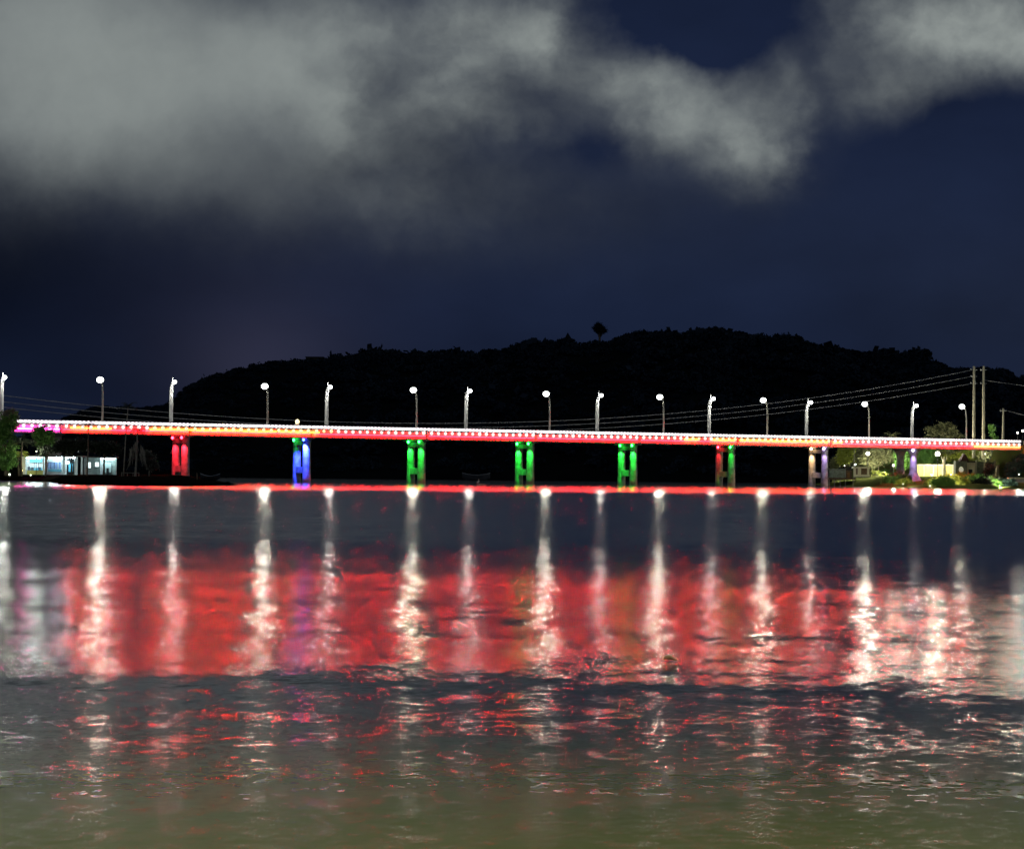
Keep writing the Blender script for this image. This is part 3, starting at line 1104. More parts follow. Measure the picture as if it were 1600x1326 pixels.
for px, Y_, els, lab in (
        (112, 394, [(0, 0, 5.0, 2.6, 1.6, 1.0), (-1.7, 0, 4.6, 1.6, 1.4, .9), (1.6, 0, 4.9, 1.6, 1.4, .8)], 'dark spreading tree hanging over the kiosks beside the globe lamp'),
        (162, 396, [(0, 0, 4.7, 2.4, 1.5, 1.0), (-1.4, 0, 4.9, 1.5, 1.3, .8), (1.5, 0, 4.3, 1.2, 1.2, .8)], 'dark spreading tree over the low building with the doorway')):
    pp = P(px, 742, Y_)
    tree('spreading_tree', lab, (pp.x, pp.y, zg), els, LF_DARK, n=(110, 30), size=.24, spread=.34, trunk=.15, group='dark trees over the kiosks')
pp = P(71, 742, 391)
tree('spreading_tree', 'thin dark forked tree between the cyan kiosk and the blue shutters', (pp.x, pp.y, zg), [(0, 0, 3.9, 1.2, 1.0, .8), (.9, 0, 4.3, .9, .9, .6)], LF_DARK, n=(40, 26), size=.2, spread=.3, trunk=.13)
pp = P(136, 742, 388)
palm('slim_palm', 'dark slim palm crossing the railing above the low building', (pp.x, pp.y, zg), (pp.x + .1, pp.y, P(138, 663, 388).z), LF_DARK, nf=13, fl=1.7, droop=1.25, trunk=.10, width=.26, up=.9)
pp = P(193, 739, 386)
palm('tall_palm', 'tallest dark palm on a slender pale trunk, crown above the railing', (pp.x, pp.y, zg), (P(200, 636, 386).x, pp.y, P(200, 636, 386).z), LF_DARK, nf=16, fl=1.9, droop=.9, trunk=.085, bark=PALEBARK, width=.28, up=1.0)
pp = P(212, 741, 384)
palm('drooping_palm', 'dark palm with dry hanging fronds just left of the red pier', (pp.x, pp.y, zg), (pp.x + .2, pp.y, P(214, 672, 384).z), LF_DARK, nf=12, fl=2.1, droop=1.5, trunk=.12, width=.28, up=.6, bark=PALEBARK)
MBq = []
t_ = thing('hanging_fronds_tree', (pp.x - .2, pp.y - .4, zg), 'grey tree of thin trailing branches under the drooping palm', 'tree')
mb = MB()
for j in range(60):
    u0 = random.uniform(-1.4, 2.0)
    zt = P(212, 690, 384).z - abs(u0 - .2) * .9 + random.uniform(-.5, .3)
    L_ = random.uniform(1.2, 3.2)
    x_, y_ = pp.x + u0 * .8, pp.y + random.uniform(-.9, .9)
    mb.tube([(x_, y_, zt), (x_ + random.uniform(-.15, .15), y_, zt - L_ * .5), (x_ + random.uniform(-.3, .3) + u0 * .2, y_, max(zg, zt - L_))], [.03, .025, .01], 4)
mb.build('branches', PALEBARK, t_)
MB().tube([(pp.x, pp.y - .4, zg - .2), (pp.x + .1, pp.y - .4, 3.6), (pp.x + .2, pp.y - .4, P(212, 692, 384).z)], [.16, .12, .06], 7).build('trunk', PALEBARK, t_)
pp = P(233, 741, 387)
tree('grey_tree', 'pale grey rounded bushy tree between the drooping palm and the red pier', (pp.x, pp.y, zg),
     [(0, 0, 2.6, 1.35, 1.1, 1.5), (.5, 0, 1.7, 1.1, 1.0, 1.0), (-.5, 0, 3.3, .9, .9, .9)], LF_GREY, n=(90, 26), size=.17, spread=.22, trunk=.10, bark=PALEBARK)
# posts and rail on the bank
lf = thing('low_fence', P(208, 741, 383), 'low pale rail fence on the mudbank under the drooping palm', 'fence')
a, b = P(190, 738.4, 383), P(217, 738.6, 383)
MB().tube([a, b], .04, 5).build('rail', PALEBARK, lf)
for f in (0, .33, .66, 1):
    c = a.lerp(b, f)
    MB().tube([(c.x, c.y, zg - .3), (c.x, c.y, c.z + .1)], .045, 5).build('post', PALEBARK, lf)


def boat(name, label, px0, px1, py_g, Y, hgt, material, beam=.55, inner=None, bow=.5):
    a, b = P(px0, py_g, Y), P(px1, py_g, Y)
    L = (b.x - a.x)
    z0 = a.z
    t = thing(name, ((a.x + b.x) / 2, Y, z0 - hgt), label, 'boat')
    n = 14
    vs, fs = [], []
    for k in range(n + 1):
        f = k / n
        w = beam * (1 - abs(2 * f - 1) ** 2.6) + .03
        sheer = (abs(2 * f - 1) ** 2) * bow * hgt
        x = a.x + L * f
        for s, wz in ((-1, 1), (-.6, .3), (0, 0), (.6, .3), (1, 1)):
            vs.append((x, Y + s * w, z0 - hgt + wz * (hgt + sheer) + (0 if wz else (abs(2 * f - 1) ** 4) * hgt * .6)))
    for k in range(n):
        for s in range(4):
            q = k * 5 + s
            fs.append((q, q + 1, q + 6, q + 5))
    MB().add(vs, fs).build('hull', material, t, True)
    g1 = MB()
    for s in (0, 4):
        g1.tube([Vector(vs[k * 5 + s]) for k in range(n + 1)], .045, 5)
    g1.build('gunwale', inner or WOOD, t)
    sb = MB()
    for f in (.3, .55, .78):
        w = beam * (1 - abs(2 * f - 1) ** 2.6)
        sb.box((a.x + L * f, Y, z0 - hgt * .25), (.13, w * .95, .03))
    sb.build('thwarts', WOOD, t)
    return t


DHULL = mat('dark_boat_paint', (.03, .035, .05), .5, .2, 2)
GUN = mat('pale_gunwale', (.22, .24, .30), .6)
boat('rowing_boat', 'dark rowing boat with pale rim drawn up on the mud right of the red pier', 313, 344, 743.5, 372, .7, DHULL, .6, GUN, .6)
boat('fishing_boat', 'dark fishing boat barely seen on the water left of the middle green pier', 722, 766, 741.6, 590, 1.5, DHULL, 1.0, GUN, .35)
pp = P(308, 746, 366)
MB_ = MB().tube([(pp.x, pp.y, .6), (pp.x - .05, pp.y, P(306, 738, 366).z)], [.07, .05], 7).build('mooring_post', WOOD)
tag(MB_, 'thin wooden mooring post beside the beached rowing boat', 'post')
for px, py, Y_, s, lab in ((150, 750, 330, .55, 'dark boulder on the mudbank below the low building'), (214, 752, 336, .45, 'dark flat boulder on the mudbank below the drooping palm'),
                           (98, 754, 318, .4, 'dark boulder at the water edge of the mudbank tip below the globe lamp'), (352, 756, 330, .5, 'low dark boulder at the right tip of the mudbank'),
                           (134, 753, 324, .35, 'small dark rock on the mud between two larger boulders')):
    g = P(px, py, Y_)
    bm = bmesh.new()
    bmesh.ops.create_icosphere(bm, subdivisions=3, radius=1)
    for v in bm.verts:
        k_ = 1 + .28 * math.sin(v.co.x * 4 + px) * math.cos(v.co.y * 3.1) + random.uniform(-.05, .05)
        v.co = Vector((v.co.x * s * 1.9 * k_ + g.x, v.co.y * s * k_ + g.y, v.co.z * s * .75 * k_ + max(.1, g.z - .2)))
    me = bpy.data.meshes.new('boulder')
    bm.to_mesh(me)
    bm.free()
    me.materials.append(MUD)
    o = bpy.data.objects.new('boulder', me)
    COL.objects.link(o)
    tag(o, lab, 'rock', 'rocks on the mudbank')

# egret on a sandbar
g = P(751, 756, 425)
sv = MB().ball((g.x + .1, g.y, -.02), (.95, .8, .22), 16, 8).build('sandbar', mat('wet_sand', (.25, .2, .11), .8, .2, 2), None, True)
struct(sv)
WHF = mat('white_feathers', (.8, .79, .74), .8)
eg = thing('egret', (g.x - .45, g.y, .1), 'white wading bird standing upright on the small sandbar by the middle green pier', 'bird')
ex, ey = g.x - .45, g.y
MB().tube([(ex - .30, ey, .42), (ex - .15, ey, .46), (ex + .05, ey, .58), (ex + .14, ey, .70), (ex + .10, ey, .84), (ex + .02, ey, .93), (ex + .04, ey, 1.02), (ex + .12, ey, 1.03)],
          [.03, .12, .15, .09, .055, .05, .06, .03], 10).build('body', WHF, eg, True)
MB().tube([(ex + .11, ey, 1.03), (ex + .30, ey, 1.0)], [.025, .006], 6).build('bill', mat('bird_bill', (.5, .35, .05), .5), eg)
for s in (-.06, .06):
    MB().tube([(ex - .02, ey + s, .46), (ex - .05, ey + s, .28), (ex, ey + s, .1)], [.02, .015, .015], 5).build('leg', DARKM, eg)

# ------------------------------------------------------------------ right bank
pp = P(1322, 745, 545)
tree('yellow_tree', 'bright yellow green tree under the deck beside the stilted jetty', (pp.x, pp.y, 2.0),
     [(0, 0, 5.6, 1.9, 1.5, 2.2), (-.9, 0, 4.4, 1.3, 1.2, 1.3), (.7, 0, 6.6, 1.2, 1.2, 1.0)], LF_YEL, n=(90, 34), size=.3, spread=.42)
pp = P(1305, 745, 548)
tree('small_tree', 'small dim grey green tree left of the bright yellow green tree', (pp.x, pp.y, 1.6), [(0, 0, 4.0, 1.1, 1.0, 1.6), (-.5, 0, 3.0, 1.0, 1.0, 1.0)], LF_OLIVE, n=(50, 28), size=.26, spread=.34, trunk=.1)
for px, Y_, els, lf_, lab in (
        (1372, 566, [(0, 0, 5.2, 3.8, 2.2, 2.8), (-2.2, 0, 4.4, 2.0, 1.8, 2.0), (2.2, 0, 5.6, 2.4, 1.9, 2.0)], LF_OLIVE, 'broad olive tree behind the left globe lamp on the bank'),
        (1412, 560, [(0, 0, 4.8, 2.2, 1.8, 2.8), (.3, 0, 6.4, 1.8, 1.6, 1.4)], LF_GREEN, 'bright green tree just left of the flared purple pier'),
        (1448, 572, [(0, 0, 6.2, 2.2, 1.6, 2.0), (-.6, 0, 4.2, 1.6, 1.4, 1.4)], LF_GREEN, 'lit green tree behind the legs of the flared purple pier'),
        (1497, 575, [(0, 0, 6.4, 2.6, 1.8, 1.8), (2.5, 0, 6.2, 2.2, 1.8, 1.8), (-2.4, 0, 5.9, 1.8, 1.6, 1.4)], LF_YEL, 'wide lit tree canopy over the gabled shed'),
        (1562, 545, [(0, 0, 5.0, 1.8, 1.6, 2.4), (1.8, 0, 4.4, 2.2, 1.8, 2.6), (4.2, 0, 5.4, 2.4, 1.8, 3.0)], LF_TEAL, 'large dark blue green tree covering the right end of the bridge')):
    pp = P(px, 745, Y_)
    tree('park_tree', lab, (pp.x, pp.y, 2.2), els, lf_, n=(150, 32), size=.3, spread=.45, trunk=.2, group='trees of the right bank')
for px, Y_, hz_, w_, lf_, lab in ((1345, 582, 5.0, 3.0, LF_OLIVE, 'olive tree in the back row behind the cream shelter'), (1392, 584, 6.0, 3.2, LF_GREEN, 'green tree in the back row behind the small globe lamps'),
                              (1430, 586, 5.6, 3.0, LF_YEL, 'yellow green tree in the back row right between the flared legs'), (1478, 588, 6.2, 3.2, LF_GREEN, 'green tree in the back row over the yellow wall'),
                              (1522, 584, 6.2, 3.0, LF_YEL, 'yellow green tree in the back row over the pavilion'), (1548, 560, 5.2, 2.4, LF_OLIVE, 'olive tree right behind the tall board fence')):
    pp = P(px, 745, Y_)
    tree('park_tree', lab, (pp.x, pp.y, 2.2), [(0, 0, hz_, w_, 1.8, 2.2), (-w_ * .5, 0, hz_ - 1.2, w_ * .6, 1.5, 1.5), (w_ * .5, 0, hz_ - .9, w_ * .6, 1.5, 1.6)], lf_, n=(130, 30), size=.3, spread=.45, trunk=.2, group='trees of the right bank')
pp = P(1586, 745, 532)
tree('teal_shrub', 'teal shrub in the right corner in front of the large dark tree', (pp.x, pp.y, 1.8), [(0, 0, 2.8, 2.2, 1.5, 2.4), (-1.2, 0, 1.8, 1.3, 1.2, 1.2), (1.5, 0, 4.4, 1.4, 1.2, 1.6)], LF_TEAL, n=(90, 30), size=.3, spread=.4, trunk=.1)
pp = P(1546, 752, 524)
tree('dark_shrub', 'dark green shrub by the pale garden fence below the deck end', (pp.x, pp.y, 1.6), [(0, 0, 2.6, 1.0, 1.0, 1.4), (-.4, 0, 1.4, .9, .9, .9)], LF_DARK, n=(50, 30), size=.24, spread=.3, trunk=.08)
# trees behind the bridge, seen over the railing
pp = P(1472, 700, 575)
tree('domed_tree', 'big domed olive tree standing behind the railing left of the rightmost lamp', (pp.x, pp.y, 8.0),
     [(0, 0, 3.6, 5.0, 4.0, 4.6), (-2.2, 0, 2.2, 3.4, 3.0, 3.0), (2.4, 0, 2.4, 3.2, 3.0, 3.2)], LF_OLIVE, n=(340, 34), size=.32, spread=.42, trunk=.35)
pp = P(1394, 700, 570)
palm('short_palm', 'short palm tips showing over the railing near the thick pole above the flared pier', (pp.x, pp.y, 8.0), (pp.x, pp.y, P(1394, 683, 570).z), LF_OLIVE, nf=16, fl=2.6, droop=.7, width=.35, up=.9)
pp = P(1550, 700, 560)
tree('slim_tree', 'slim upright tree between the tall utility poles and the short pole', (pp.x, pp.y, 8.0), [(0, 0, 5.8, .8, .8, 1.4), (.4, 0, 3.8, .7, .7, 1.6), (.5, 0, 2.2, .7, .7, 1.0), (-.3, 0, 6.4, .7, .7, .8)], LF_GREEN, n=(60, 26), size=.26, spread=.26, trunk=.12)


def utility_pole(px, pyt, Y, r, label, xs_, zbase=8.0):
    p = P(px, pyt, Y)
    t = thing('utility_pole', (p.x, p.y, zbase), label, 'utility pole', 'utility poles at the right end of the bridge')
    MB().tube([(p.x, p.y, zbase - 1), (p.x, p.y, (zbase + p.z) / 2), (p.x, p.y, p.z)], [r * 1.15, r, r * .8], 12).build('pole', mat('pale_pole_concrete', (.60, .54, .38), .8, .15, 2), t, True)
    for py in xs_:
        q = P(px, py, Y)
        MB().tube([(p.x - .75, p.y, q.z), (p.x + .75, p.y, q.z)], .06, 6).build('crossarm', STEEL, t)
        MB().ball((p.x - .72, p.y, q.z + .1), (.13, .13, .2), 8, 6).build('insulator', WHITE, t)
    return t


YP = 552.0
utility_pole(1522, 572, YP, .34, 'left one of the two tall pale utility poles near the rightmost street lamp', (578, 588, 599))
utility_pole(1537, 572, YP + 2, .34, 'right one of the two tall pale utility poles near the rightmost street lamp', (578, 599))
utility_pole(1567.5, 638, 548, .27, 'short leaning utility pole at the right end of the railing', (642,))
WIRE = mat('cable', (.24, .24, .26), .6)


def cable(label, pts3, Y0_, Y1_, r=.07):
    """a sagging cable through three picture rows, between its two poles"""
    (xa, ya), (xb, yb), (xc, yc) = pts3
    a, c = P(xa, ya, Y0_), P(xc, yc, Y1_)
    d_ = ray(xb, yb)
    f = ((a.x) * d_.y - a.y * d_.x) / ((a.x - c.x) * d_.y - (a.y - c.y) * d_.x)
    mY = a.y + (c.y - a.y) * f
    zm = P(xb, yb, mY).z
    sag = (a.z + (c.z - a.z) * f - zm) / (f * (1 - f))
    path = []
    for j in range(61):
        u = j / 60
        path.append((a.x + (c.x - a.x) * u, a.y + (c.y - a.y) * u, a.z + (c.z - a.z) * u - sag * u * (1 - u)))
    o = MB().tube(path, r, 5).build('overhead_cable', WIRE)
    return tag(o, label, 'cable', 'overhead cables across the river')


cable('highest overhead cable sagging across the river to the tall utility poles', ((-40, 612), (735, 661), (1521, 577.5)), 452, YP)
cable('middle overhead cable sagging across the river to the tall utility poles', ((-40, 622), (745, 668), (1521, 587.5)), 452, YP + .3)
cable('lowest overhead cable sagging across the river to the tall utility poles', ((-40, 631), (760, 675), (1521, 598.5)), 452, YP + .6)
cable('short cable running right from the tall utility poles out of the picture', ((1538, 594), (1580, 600), (1640, 607)), YP + 2, 548, .05)
cable('thin cable from the short leaning utility pole out to the right edge', ((1568, 640), (1590, 646), (1650, 660)), 548, 540, .05)

globe_lamp(1356, 708.5, 556, 2.3, .46, 'round white globe lamp in front of the broad olive tree', E_GLOBE)
globe_lamp(1465, 709, 556, 2.3, .58, 'largest round white globe lamp just right of the flared purple pier', E_GLOBE)
globe_lamp(1404, 717, 553, 2.3, .22, 'small globe lamp beside the bright green tree left of the flared pier', E_GLOBE)
globe_lamp(1423.5, 722, 548, 2.3, .2, 'small lamp partly behind the left leg of the flared purple pier', E_GLOBE, .04)
for px, dY, lab in ((1388, 5, 'low bollard lamp on the grass below the clipped hedge bush'), (1411, 4, 'low bollard lamp at the water edge left of the flared foot'), (1453, 5, 'low bollard lamp at the water edge right of the flared foot'),
                    (1474, 6, 'low bollard lamp on the bank left of the pale planks'), (1500, 7, 'low bollard lamp among the bushes before the gabled shed'), (1524, 7, 'low bollard lamp on the bank below the pavilion'),
                    (1349, 8, 'low bollard lamp on the slope below the cream shelter'), (1562, 8, 'low bollard lamp by the retaining wall at the right')):
    g = G(px, 761.5)
    e_ = min(RB, key=lambda r_: abs(r_[0] - g.x))
    Y_ = e_[1] + dY
    x_ = P(px, 755, Y_).x
    zb = bank_z(x_, Y_)
    t = thing('globe_lamp', (x_, Y_, zb), lab, 'lamp', 'bollard lamps along the right shore')
    MB().tube([(x_, Y_, zb - .2), (x_, Y_, zb + .42)], [.06, .05], 8).build('post', DARKM, t)
    MB().ball((x_, Y_, zb + .5), .08, 10, 7).build('globe', E_SMALL, t, True)
    glow((x_, Y_, zb + .5), (1, .98, .7), 14000, .085, t)
globe_lamp(1598, 673, 560, 9.0, .25, 'little globe lamp over the yellow wall at the right edge', E_GLOBE)
globe_lamp(1590, 676, 562, 9.0, .22, 'little lamp on the yellow wall beside the right edge', E_GLOBE)
globe_lamp(1592, 741, 520, .6, .12, 'small cool lamp among the teal leaves in the right corner', E_SMALL_L, .04)
globe_lamp(1574, 722, 538, 1.5, .12, 'small cool lamp inside the large dark tree', E_SMALL, .04)
globe_lamp(1336, 725, 546, 2.0, .26, 'low oval lamp at the jetty end beside the thin pole', E_GLOBE_C)
globe_lamp(1320, 727, 549, 2.0, .22, 'lamp inside the base of the yellow green tree', E_GLOBE, .04)
globe_lamp(1396, 727, 556, 2.2, .26, 'pale lamp over the flower bed left of the bright green tree', E_GLOBE, .05)
globe_lamp(1538, 709, 556, 2.2, .26, 'lamp among the leaves over the garden fence', E_GLOBE, .04)
# thin post with a round top by the jetty
p = P(1334.5, 699, 544)
t_ = thing('thin_post', (p.x, p.y, 1.2), 'thin pale post with a knob standing at the right end of the jetty', 'post')
MB().tube([(p.x, p.y, 1.0), (p.x, p.y, p.z)], [.12, .09], 8).build('shaft', PALEBARK, t_)
MB().ball((p.x, p.y, p.z), (.2, .2, .24), 10, 7).build('knob', PALEBARK, t_, True)

# stilted jetty with a meshed fence
YJ = 520.0
jt = thing('jetty', P(1310, 757, YJ), 'small jetty on pale stilts with a grey green fence beside the violet pier', 'jetty')
rect_part(MB(), 1295, 1337, 746.5, 749, YJ, 3.0).build('platform', WOOD, jt)
JF = mat('jetty_fence_boards', (.32, .40, .36), .8, .35, 2)
for k in range(13):
    x0 = 1296 + k * 2.0
    rect_part(MB(), x0, x0 + 1.55, 732 + random.uniform(-.4, .4), 746.4, YJ, .06).build('fence_board', JF, jt)
MB().tube([P(1295, 733.5, YJ - .1), P(1321, 733.8, YJ - .1)], .06, 6).build('top_rail', PALEBARK, jt)
for px in (1296, 1304, 1313, 1321, 1333):
    a = P(px, 748, YJ + .2)
    MB().tube([(a.x, a.y, -.6), (a.x, a.y, a.z)], .11, 7).build('stilt', PALEBARK, jt)
sh = thing('wooden_hut', P(1325, 747, YJ + .8), 'little brown hut standing on the right half of the jetty', 'hut')
rect_part(MB(), 1321.5, 1331, 734.5, 746.2, YJ + .7, 1.4).build('wall', WOOD, sh)
a, b = P(1320.5, 734.5, YJ + 1.4), P(1332, 734.5, YJ + 1.4)
mx = (a + b) / 2
MB().add([(a.x, YJ + .5, a.z), (b.x, YJ + .5, a.z), (mx.x, YJ + .5, a.z + .7), (a.x, YJ + 2.3, a.z), (b.x, YJ + 2.3, a.z), (mx.x, YJ + 2.3, a.z + .7)],
         [(0, 1, 2), (5, 4, 3), (0, 2, 5, 3), (1, 4, 5, 2), (0, 3, 4, 1)]).build('roof', KR, sh)
MB().add([P(1324, 746, YJ + .68), P(1328, 746, YJ + .68), P(1328, 738, YJ + .68), P(1324, 738, YJ + .68)], [(0, 1, 2, 3)]).build('door', mat('orange_door', (.30, .14, .05), .7), sh)
# cream gateway / shelter beside the jetty
CREAM = mat('cream_plaster', (.70, .64, .42), .7, .12, 2)
sl = thing('cream_shelter', P(1347, 744, 540), 'cream framed open shelter right of the jetty hut', 'shelter')
for x0, x1 in ((1334, 1337.5), (1340.5, 1345.5), (1355, 1358)):
    rect_part(MB(), x0, x1, 731, 744.5, 540, .4).build('pillar', CREAM, sl)
rect_part(MB(), 1333, 1359, 729.5, 731.2, 539.8, 2.2).build('roof', CREAM, sl)
rect_part(MB(), 1334, 1359, 741.2, 744.5, 539.6, .3).build('low_wall', CREAM, sl)
rect_part(MB(), 1334, 1359, 731.4, 742, 542.2, .15).build('back_wall', WOOD, sl)
# warm lit garden wall
YW = mat('yellow_plaster', (.72, .58, .20), .8, .15, 1.2)
gw = thing('garden_wall', P(1457, 745, 560), 'long yellow lit garden wall seen past the legs of the flared purple pier', 'wall')
rect_part(MB(), 1424, 1494, 727, 745, 560, .3).build('wall', YW, gw)
rect_part(MB(), 1423, 1495, 725.6, 726.9, 559.9, .5).build('coping', CREAM, gw)
for k in range(5):
    x0 = 1428 + k * 15
    rect_part(MB(), x0, x0 + 1.6, 727.1, 745, 559.8, .18).build('pilaster', CREAM, gw)
for px, lab in ((1432, 'little warm spotlight at the foot of the yellow wall between the flared legs'), (1456, 'little warm spotlight at the foot of the yellow wall left of the fountain'), (1486, 'little warm spotlight at the foot of the yellow wall beside the shed')):
    a = P(px, 742, 557.5)
    t_ = thing('wall_spotlight', a, lab, 'spotlight', 'spotlights along the yellow wall')
    MB().box((a.x, a.y, a.z - .15), (.14, .12, .1)).build('body', DARKM, t_)
    MB().ball((a.x, a.y, a.z + .05), (.14, .14, .1), 8, 6).build('lens', E_WARM, t_)
# pale column / statue
a = P(1475, 744, 552)
zt = P(1475, 713, 552).z
st = thing('stone_column', a, 'pale glowing slender statue on a dark base in front of the yellow wall', 'statue')
MB().box((a.x, a.y, 2.2), (.9, .7, .45)).build('base', BARK, st)
H_ = zt - 2.6
MB().tube([(a.x, a.y, 2.6 + H_ * f) for f in (0, .12, .28, .42, .55, .68, .78, .88, 1)], [.52, .55, .48, .36, .28, .34, .40, .30, .12], 14).build('figure', CREAM, st, True)
for s in (-1, 1):
    MB().tube([(a.x + s * .2, a.y, 2.6 + H_ * .76), (a.x + s * .55, a.y, 2.6 + H_ * .88), (a.x + s * .62, a.y, 2.6 + H_ * 1.02)], [.13, .11, .07], 8).build('arm', CREAM, st, True)
# gabled shed with a round window and the fence to its right
YS = 540.0
GW = mat('grey_green_boards', (.20, .22, .15), .8, .35, 1.5)
sd = thing('garden_shed', P(1502, 745, YS), 'dark gabled garden shed with a round pale window', 'shed')
rect_part(MB(), 1493, 1511, 720, 746, YS, 2.5).build('wall', GW, sd)
a, b, c = P(1500, 720, YS), P(1514, 720, YS), P(1507.5, 708, YS)
MB().add([(a.x, YS - .2, a.z), (b.x, YS - .2, b.z), (c.x, YS - .2, c.z), (a.x, YS + 2.6, a.z), (b.x, YS + 2.6, b.z), (c.x, YS + 2.6, c.z)],
         [(0, 1, 2), (5, 4, 3), (0, 2, 5, 3), (1, 4, 5, 2), (0, 3, 4, 1)]).build('roof', mat('brown_roof', (.07, .03, .025), .8), sd)
c = P(1501.8, 733.5, YS - .06)
MB().ball(c, (.56, .06, .70), 18, 10).build('window', emit('dim_round_window', (.95, .95, .6), .35), sd, True)
pv = thing('doorway_pavilion', P(1517, 745, YS + .5), 'pale pavilion front with a dark square opening right of the gabled shed', 'pavilion')
rect_part(MB(), 1511.2, 1524.5, 722.5, 746, YS + .6, .25).build('wall', CREAM, pv)
rect_part(MB(), 1513.5, 1519.5, 733, 741.5, YS + .5, .08).build('opening', KD, pv)
rect_part(MB(), 1511, 1525, 720, 722.3, YS + .2, 1.6).build('roof', KR, pv)
fe = thing('garden_fence', P(1541, 745, YS), 'tall grey green board fence with pale posts below the orange deck end', 'fence')
for x0, x1 in ((1526.5, 1537), (1540.5, 1553)):
    rect_part(MB(), x0, x1, 721.5, 742, YS + .2, .08).build('panel', GW, fe)
for px in (1525.3, 1538.7, 1554.5):
    rect_part(MB(), px - 1.1, px + 1.1, 719, 750, YS, .3).build('post', mat('pale_fence_post', (.55, .52, .36), .8), fe)
rect_part(MB(), 1525, 1556, 742.2, 745, YS, .3).build('plinth', CREAM, fe)
pv = thing('cream_gatepost', P(1561, 746, YS), 'cream gate pillar between the fence and the dark shrub', 'pillar')
rect_part(MB(), 1557, 1563, 728, 744, YS, .6).build('pillar', CREAM, pv)
rect_part(MB(), 1556, 1564, 726.5, 727.8, YS - .1, .8).build('cap', CREAM, pv)
lw_ = thing('river_wall', P(1580, 752, 512), 'low pale retaining wall along the water at the right edge', 'wall')
rect_part(MB(), 1576, 1660, 748, 758.6, 514, .5).build('wall', CONC, lw_)
rect_part(MB(), 1575, 1661, 746.4, 747.8, 513.8, .9).build('coping', CREAM, lw_)
rect_part(MB(), 1556, 1574, 747.6, 751, 520, .5).build('step', CREAM, lw_)
# yellow approach parapet past the bridge end
ap = thing('approach_parapet', B(I1 + 1, 4.6, 10), 'pale yellow parapet continuing past the right end of the bridge', 'parapet')
pb = MB()
prism(pb, I1 + .03, I1 + 3, [(4.5, 10.06), (4.72, 10.06), (4.72, 10.95), (4.5, 10.95)])
pb.build('wall', CREAM, ap)
for k in range(10):
    q_ = B(I1 + .12 + .16 * k, 4.62, 11.1)
    MB().ball(q_, (.22, .22, .2), 8, 6).build('ball_cap', CREAM, ap, True)

# bushes along the right shore
BUSH = [(1392, 744, 545, 1.6, 1.0, LF_GREEN, 'clipped bright green hedge bush below the small globe lamp'),
        (1378, 746, 542, 1.5, .8, LF_GREEN, 'low green bush right of the cream shelter'),
        (1406, 750, 528, 1.5, 1.1, LF_OLIVE, 'mixed olive bush on the bank left of the flared foot'),
        (1386, 754, 520, 1.3, .7, LF_DARK, 'low dark bush at the water left of the flared foot'),
        (1366, 752, 524, 1.6, .6, LF_OLIVE, 'flat olive bush on the slope below the cream shelter'),
        (1463, 755, 520, 1.6, .7, LF_YEL, 'low yellow green bush just right of the flared foot'),
        (1482, 751, 526, 1.7, .8, LF_YEL, 'yellow green bush above the two pale planks'),
        (1505, 748, 530, 1.9, .9, LF_YEL, 'yellow green bush in front of the gabled shed'),
        (1524, 752, 524, 1.5, 1.1, LF_GREEN, 'green bush below the pavilion opening'),
        (1536, 756, 518, 1.2, .9, LF_DARK, 'rounded dark bush at the water below the board fence'),
        (1513, 758, 514, 1.2, .6, LF_GREEN, 'low green bush at the water right of the pale planks'),
        (1556, 755, 518, 1.2, .8, LF_OLIVE, 'olive bush at the water near the gate pillar')]
BUSH += [(1372, 757, 0, 1.5, .7, LF_YEL, 'yellow green ground bush at the water under the broad olive tree'), (1352, 756, 0, 1.4, .6, LF_OLIVE, 'small olive bush by the jetty stilts'),
         (1396, 757, 0, 1.5, .9, LF_GREEN, 'bright round bush at the water left of the flared foot'), (1412, 757, 0, 1.3, .9, LF_YEL, 'pale yellow bush touching the flared foot'),
         (1473, 757, 0, 1.5, .9, LF_GREEN, 'green bush left of the two pale planks'), (1498, 758, 0, 1.3, .8, LF_YEL, 'bushy yellow shrub right behind the pale planks'),
         (1546, 758, 0, 1.5, 1.0, LF_GREEN, 'leafy green bush at the water under the rightmost fence post'), (1570, 757, 0, 1.6, .9, LF_TEAL, 'teal bush at the water under the dark tree')]
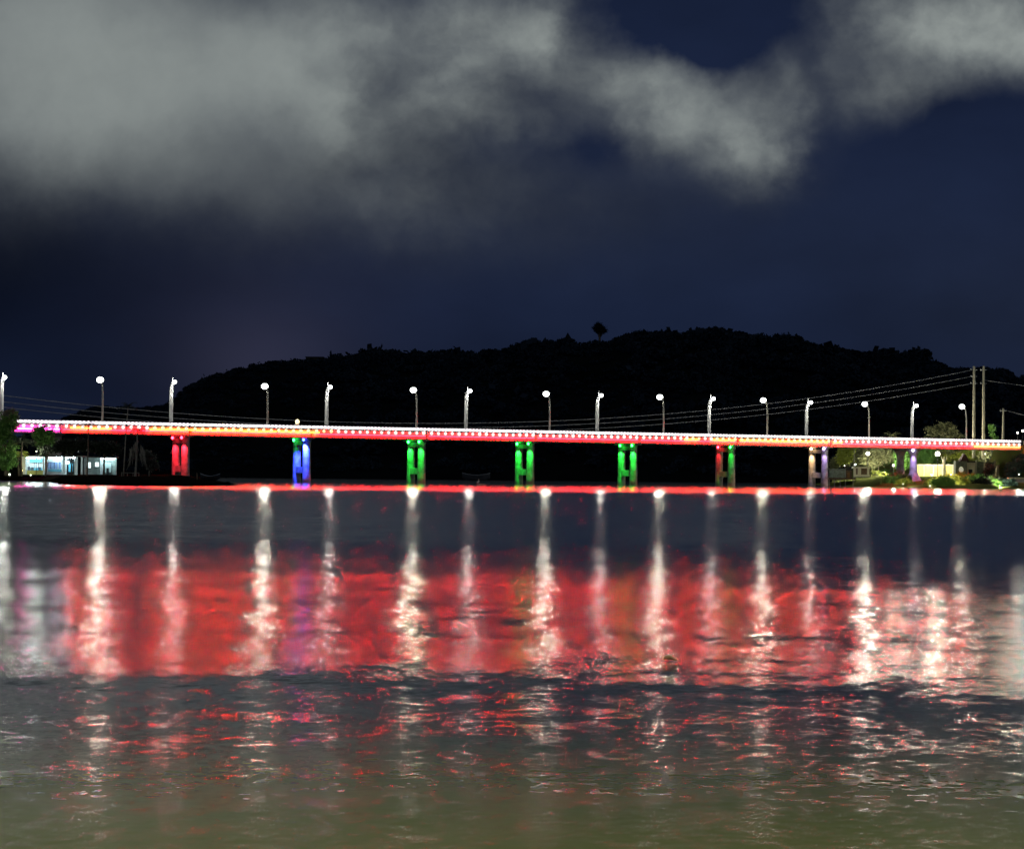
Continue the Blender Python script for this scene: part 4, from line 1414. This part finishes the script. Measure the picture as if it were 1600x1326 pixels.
for px, py, Y_, rx, rz, lf_, lab in BUSH:
    best = None
    for st in range(40):                      # where on the bank does the foot of the bush show at this row
        g = G(px, 761.5)
        e = min(RB, key=lambda r_: abs(r_[0] - g.x))
        Yt = e[1] + .5 + (e[2] - e[1] - 1) * st / 40
        q = P(px, py + 2.5, Yt)
        dz_ = abs(q.z - bank_z(q.x, Yt))
        if best is None or dz_ < best[0]:
            best = (dz_, q.x, Yt)
    x_, Y_ = best[1], best[2]
    zb = bank_z(x_, Y_) - .1
    rx, rz = rx * 1.55, rz * 1.55
    tree('bush', lab, (x_, Y_, zb), [(0, 0, rz * .6, rx, 1.0, rz * .8), (rx * .5, 0, rz * .4, rx * .6, .8, rz * .6), (-rx * .5, 0, rz * .45, rx * .6, .8, rz * .65)],
         lf_, n=(95, 26), size=.2, spread=.26, trunk=.05, cat='bush', group='bushes along the right shore', limbs=3)
for px, s_, lab in ((1485.5, .9, 'left pale teal plank leaning at the water edge among the bushes'), (1491.5, 1.0, 'right pale teal plank leaning at the water edge among the bushes')):
    g = P(px, 761, 500)
    o = MB().hull8([(g.x - .35, g.y, -.1), (g.x + .25, g.y, -.1), (g.x + .25, g.y + .15, -.1), (g.x - .35, g.y + .15, -.1),
                    (g.x + .05, g.y + .4, 1.45 * s_), (g.x + .35, g.y + .4, 1.45 * s_), (g.x + .35, g.y + .55, 1.45 * s_), (g.x + .05, g.y + .55, 1.45 * s_)]).build('plank', mat('pale_teal_paint', (.45, .62, .58), .6), None)
    tag(o, lab, 'plank', 'planks at the water edge')
for px, s_, lab in ((1513, .5, 'white rock at the water right of the planks'), (1553, .4, 'pale rock on the bank under the cream gate pillar'), (1503, .35, 'smaller pale rock beside the planks')):
    g = P(px, 759, 505)
    bm = bmesh.new()
    bmesh.ops.create_icosphere(bm, subdivisions=2, radius=1)
    for v in bm.verts:
        v.co = Vector((v.co.x * s_ * 1.4 + g.x, v.co.y * s_ + g.y, v.co.z * s_ * .8 + .35)) + Vector((random.uniform(-.06, .06), 0, random.uniform(-.06, .06)))
    me = bpy.data.meshes.new('rock')
    bm.to_mesh(me)
    bm.free()
    me.materials.append(mat('pale_rock', (.5, .5, .42), .9, .2, 3))
    o = bpy.data.objects.new('rock', me)
    COL.objects.link(o)
    tag(o, lab, 'rock', 'pale rocks on the right shore')

# floating debris in the foreground
g = G(1045, 1033)
fd = MB()
fd.tube([(g.x - .05, g.y, .02), (g.x - .03, g.y, .035), (g.x + .01, g.y, .04), (g.x + .05, g.y, .02), (g.x + .085, g.y, .012)], [.007, .017, .02, .012, .003], 10)
tag(fd.build('coconut_husk', mat('yellow_husk', (.85, .62, .25), .6, .2, 30), None, True), 'small yellowish floating husk on the water in the foreground', 'debris')
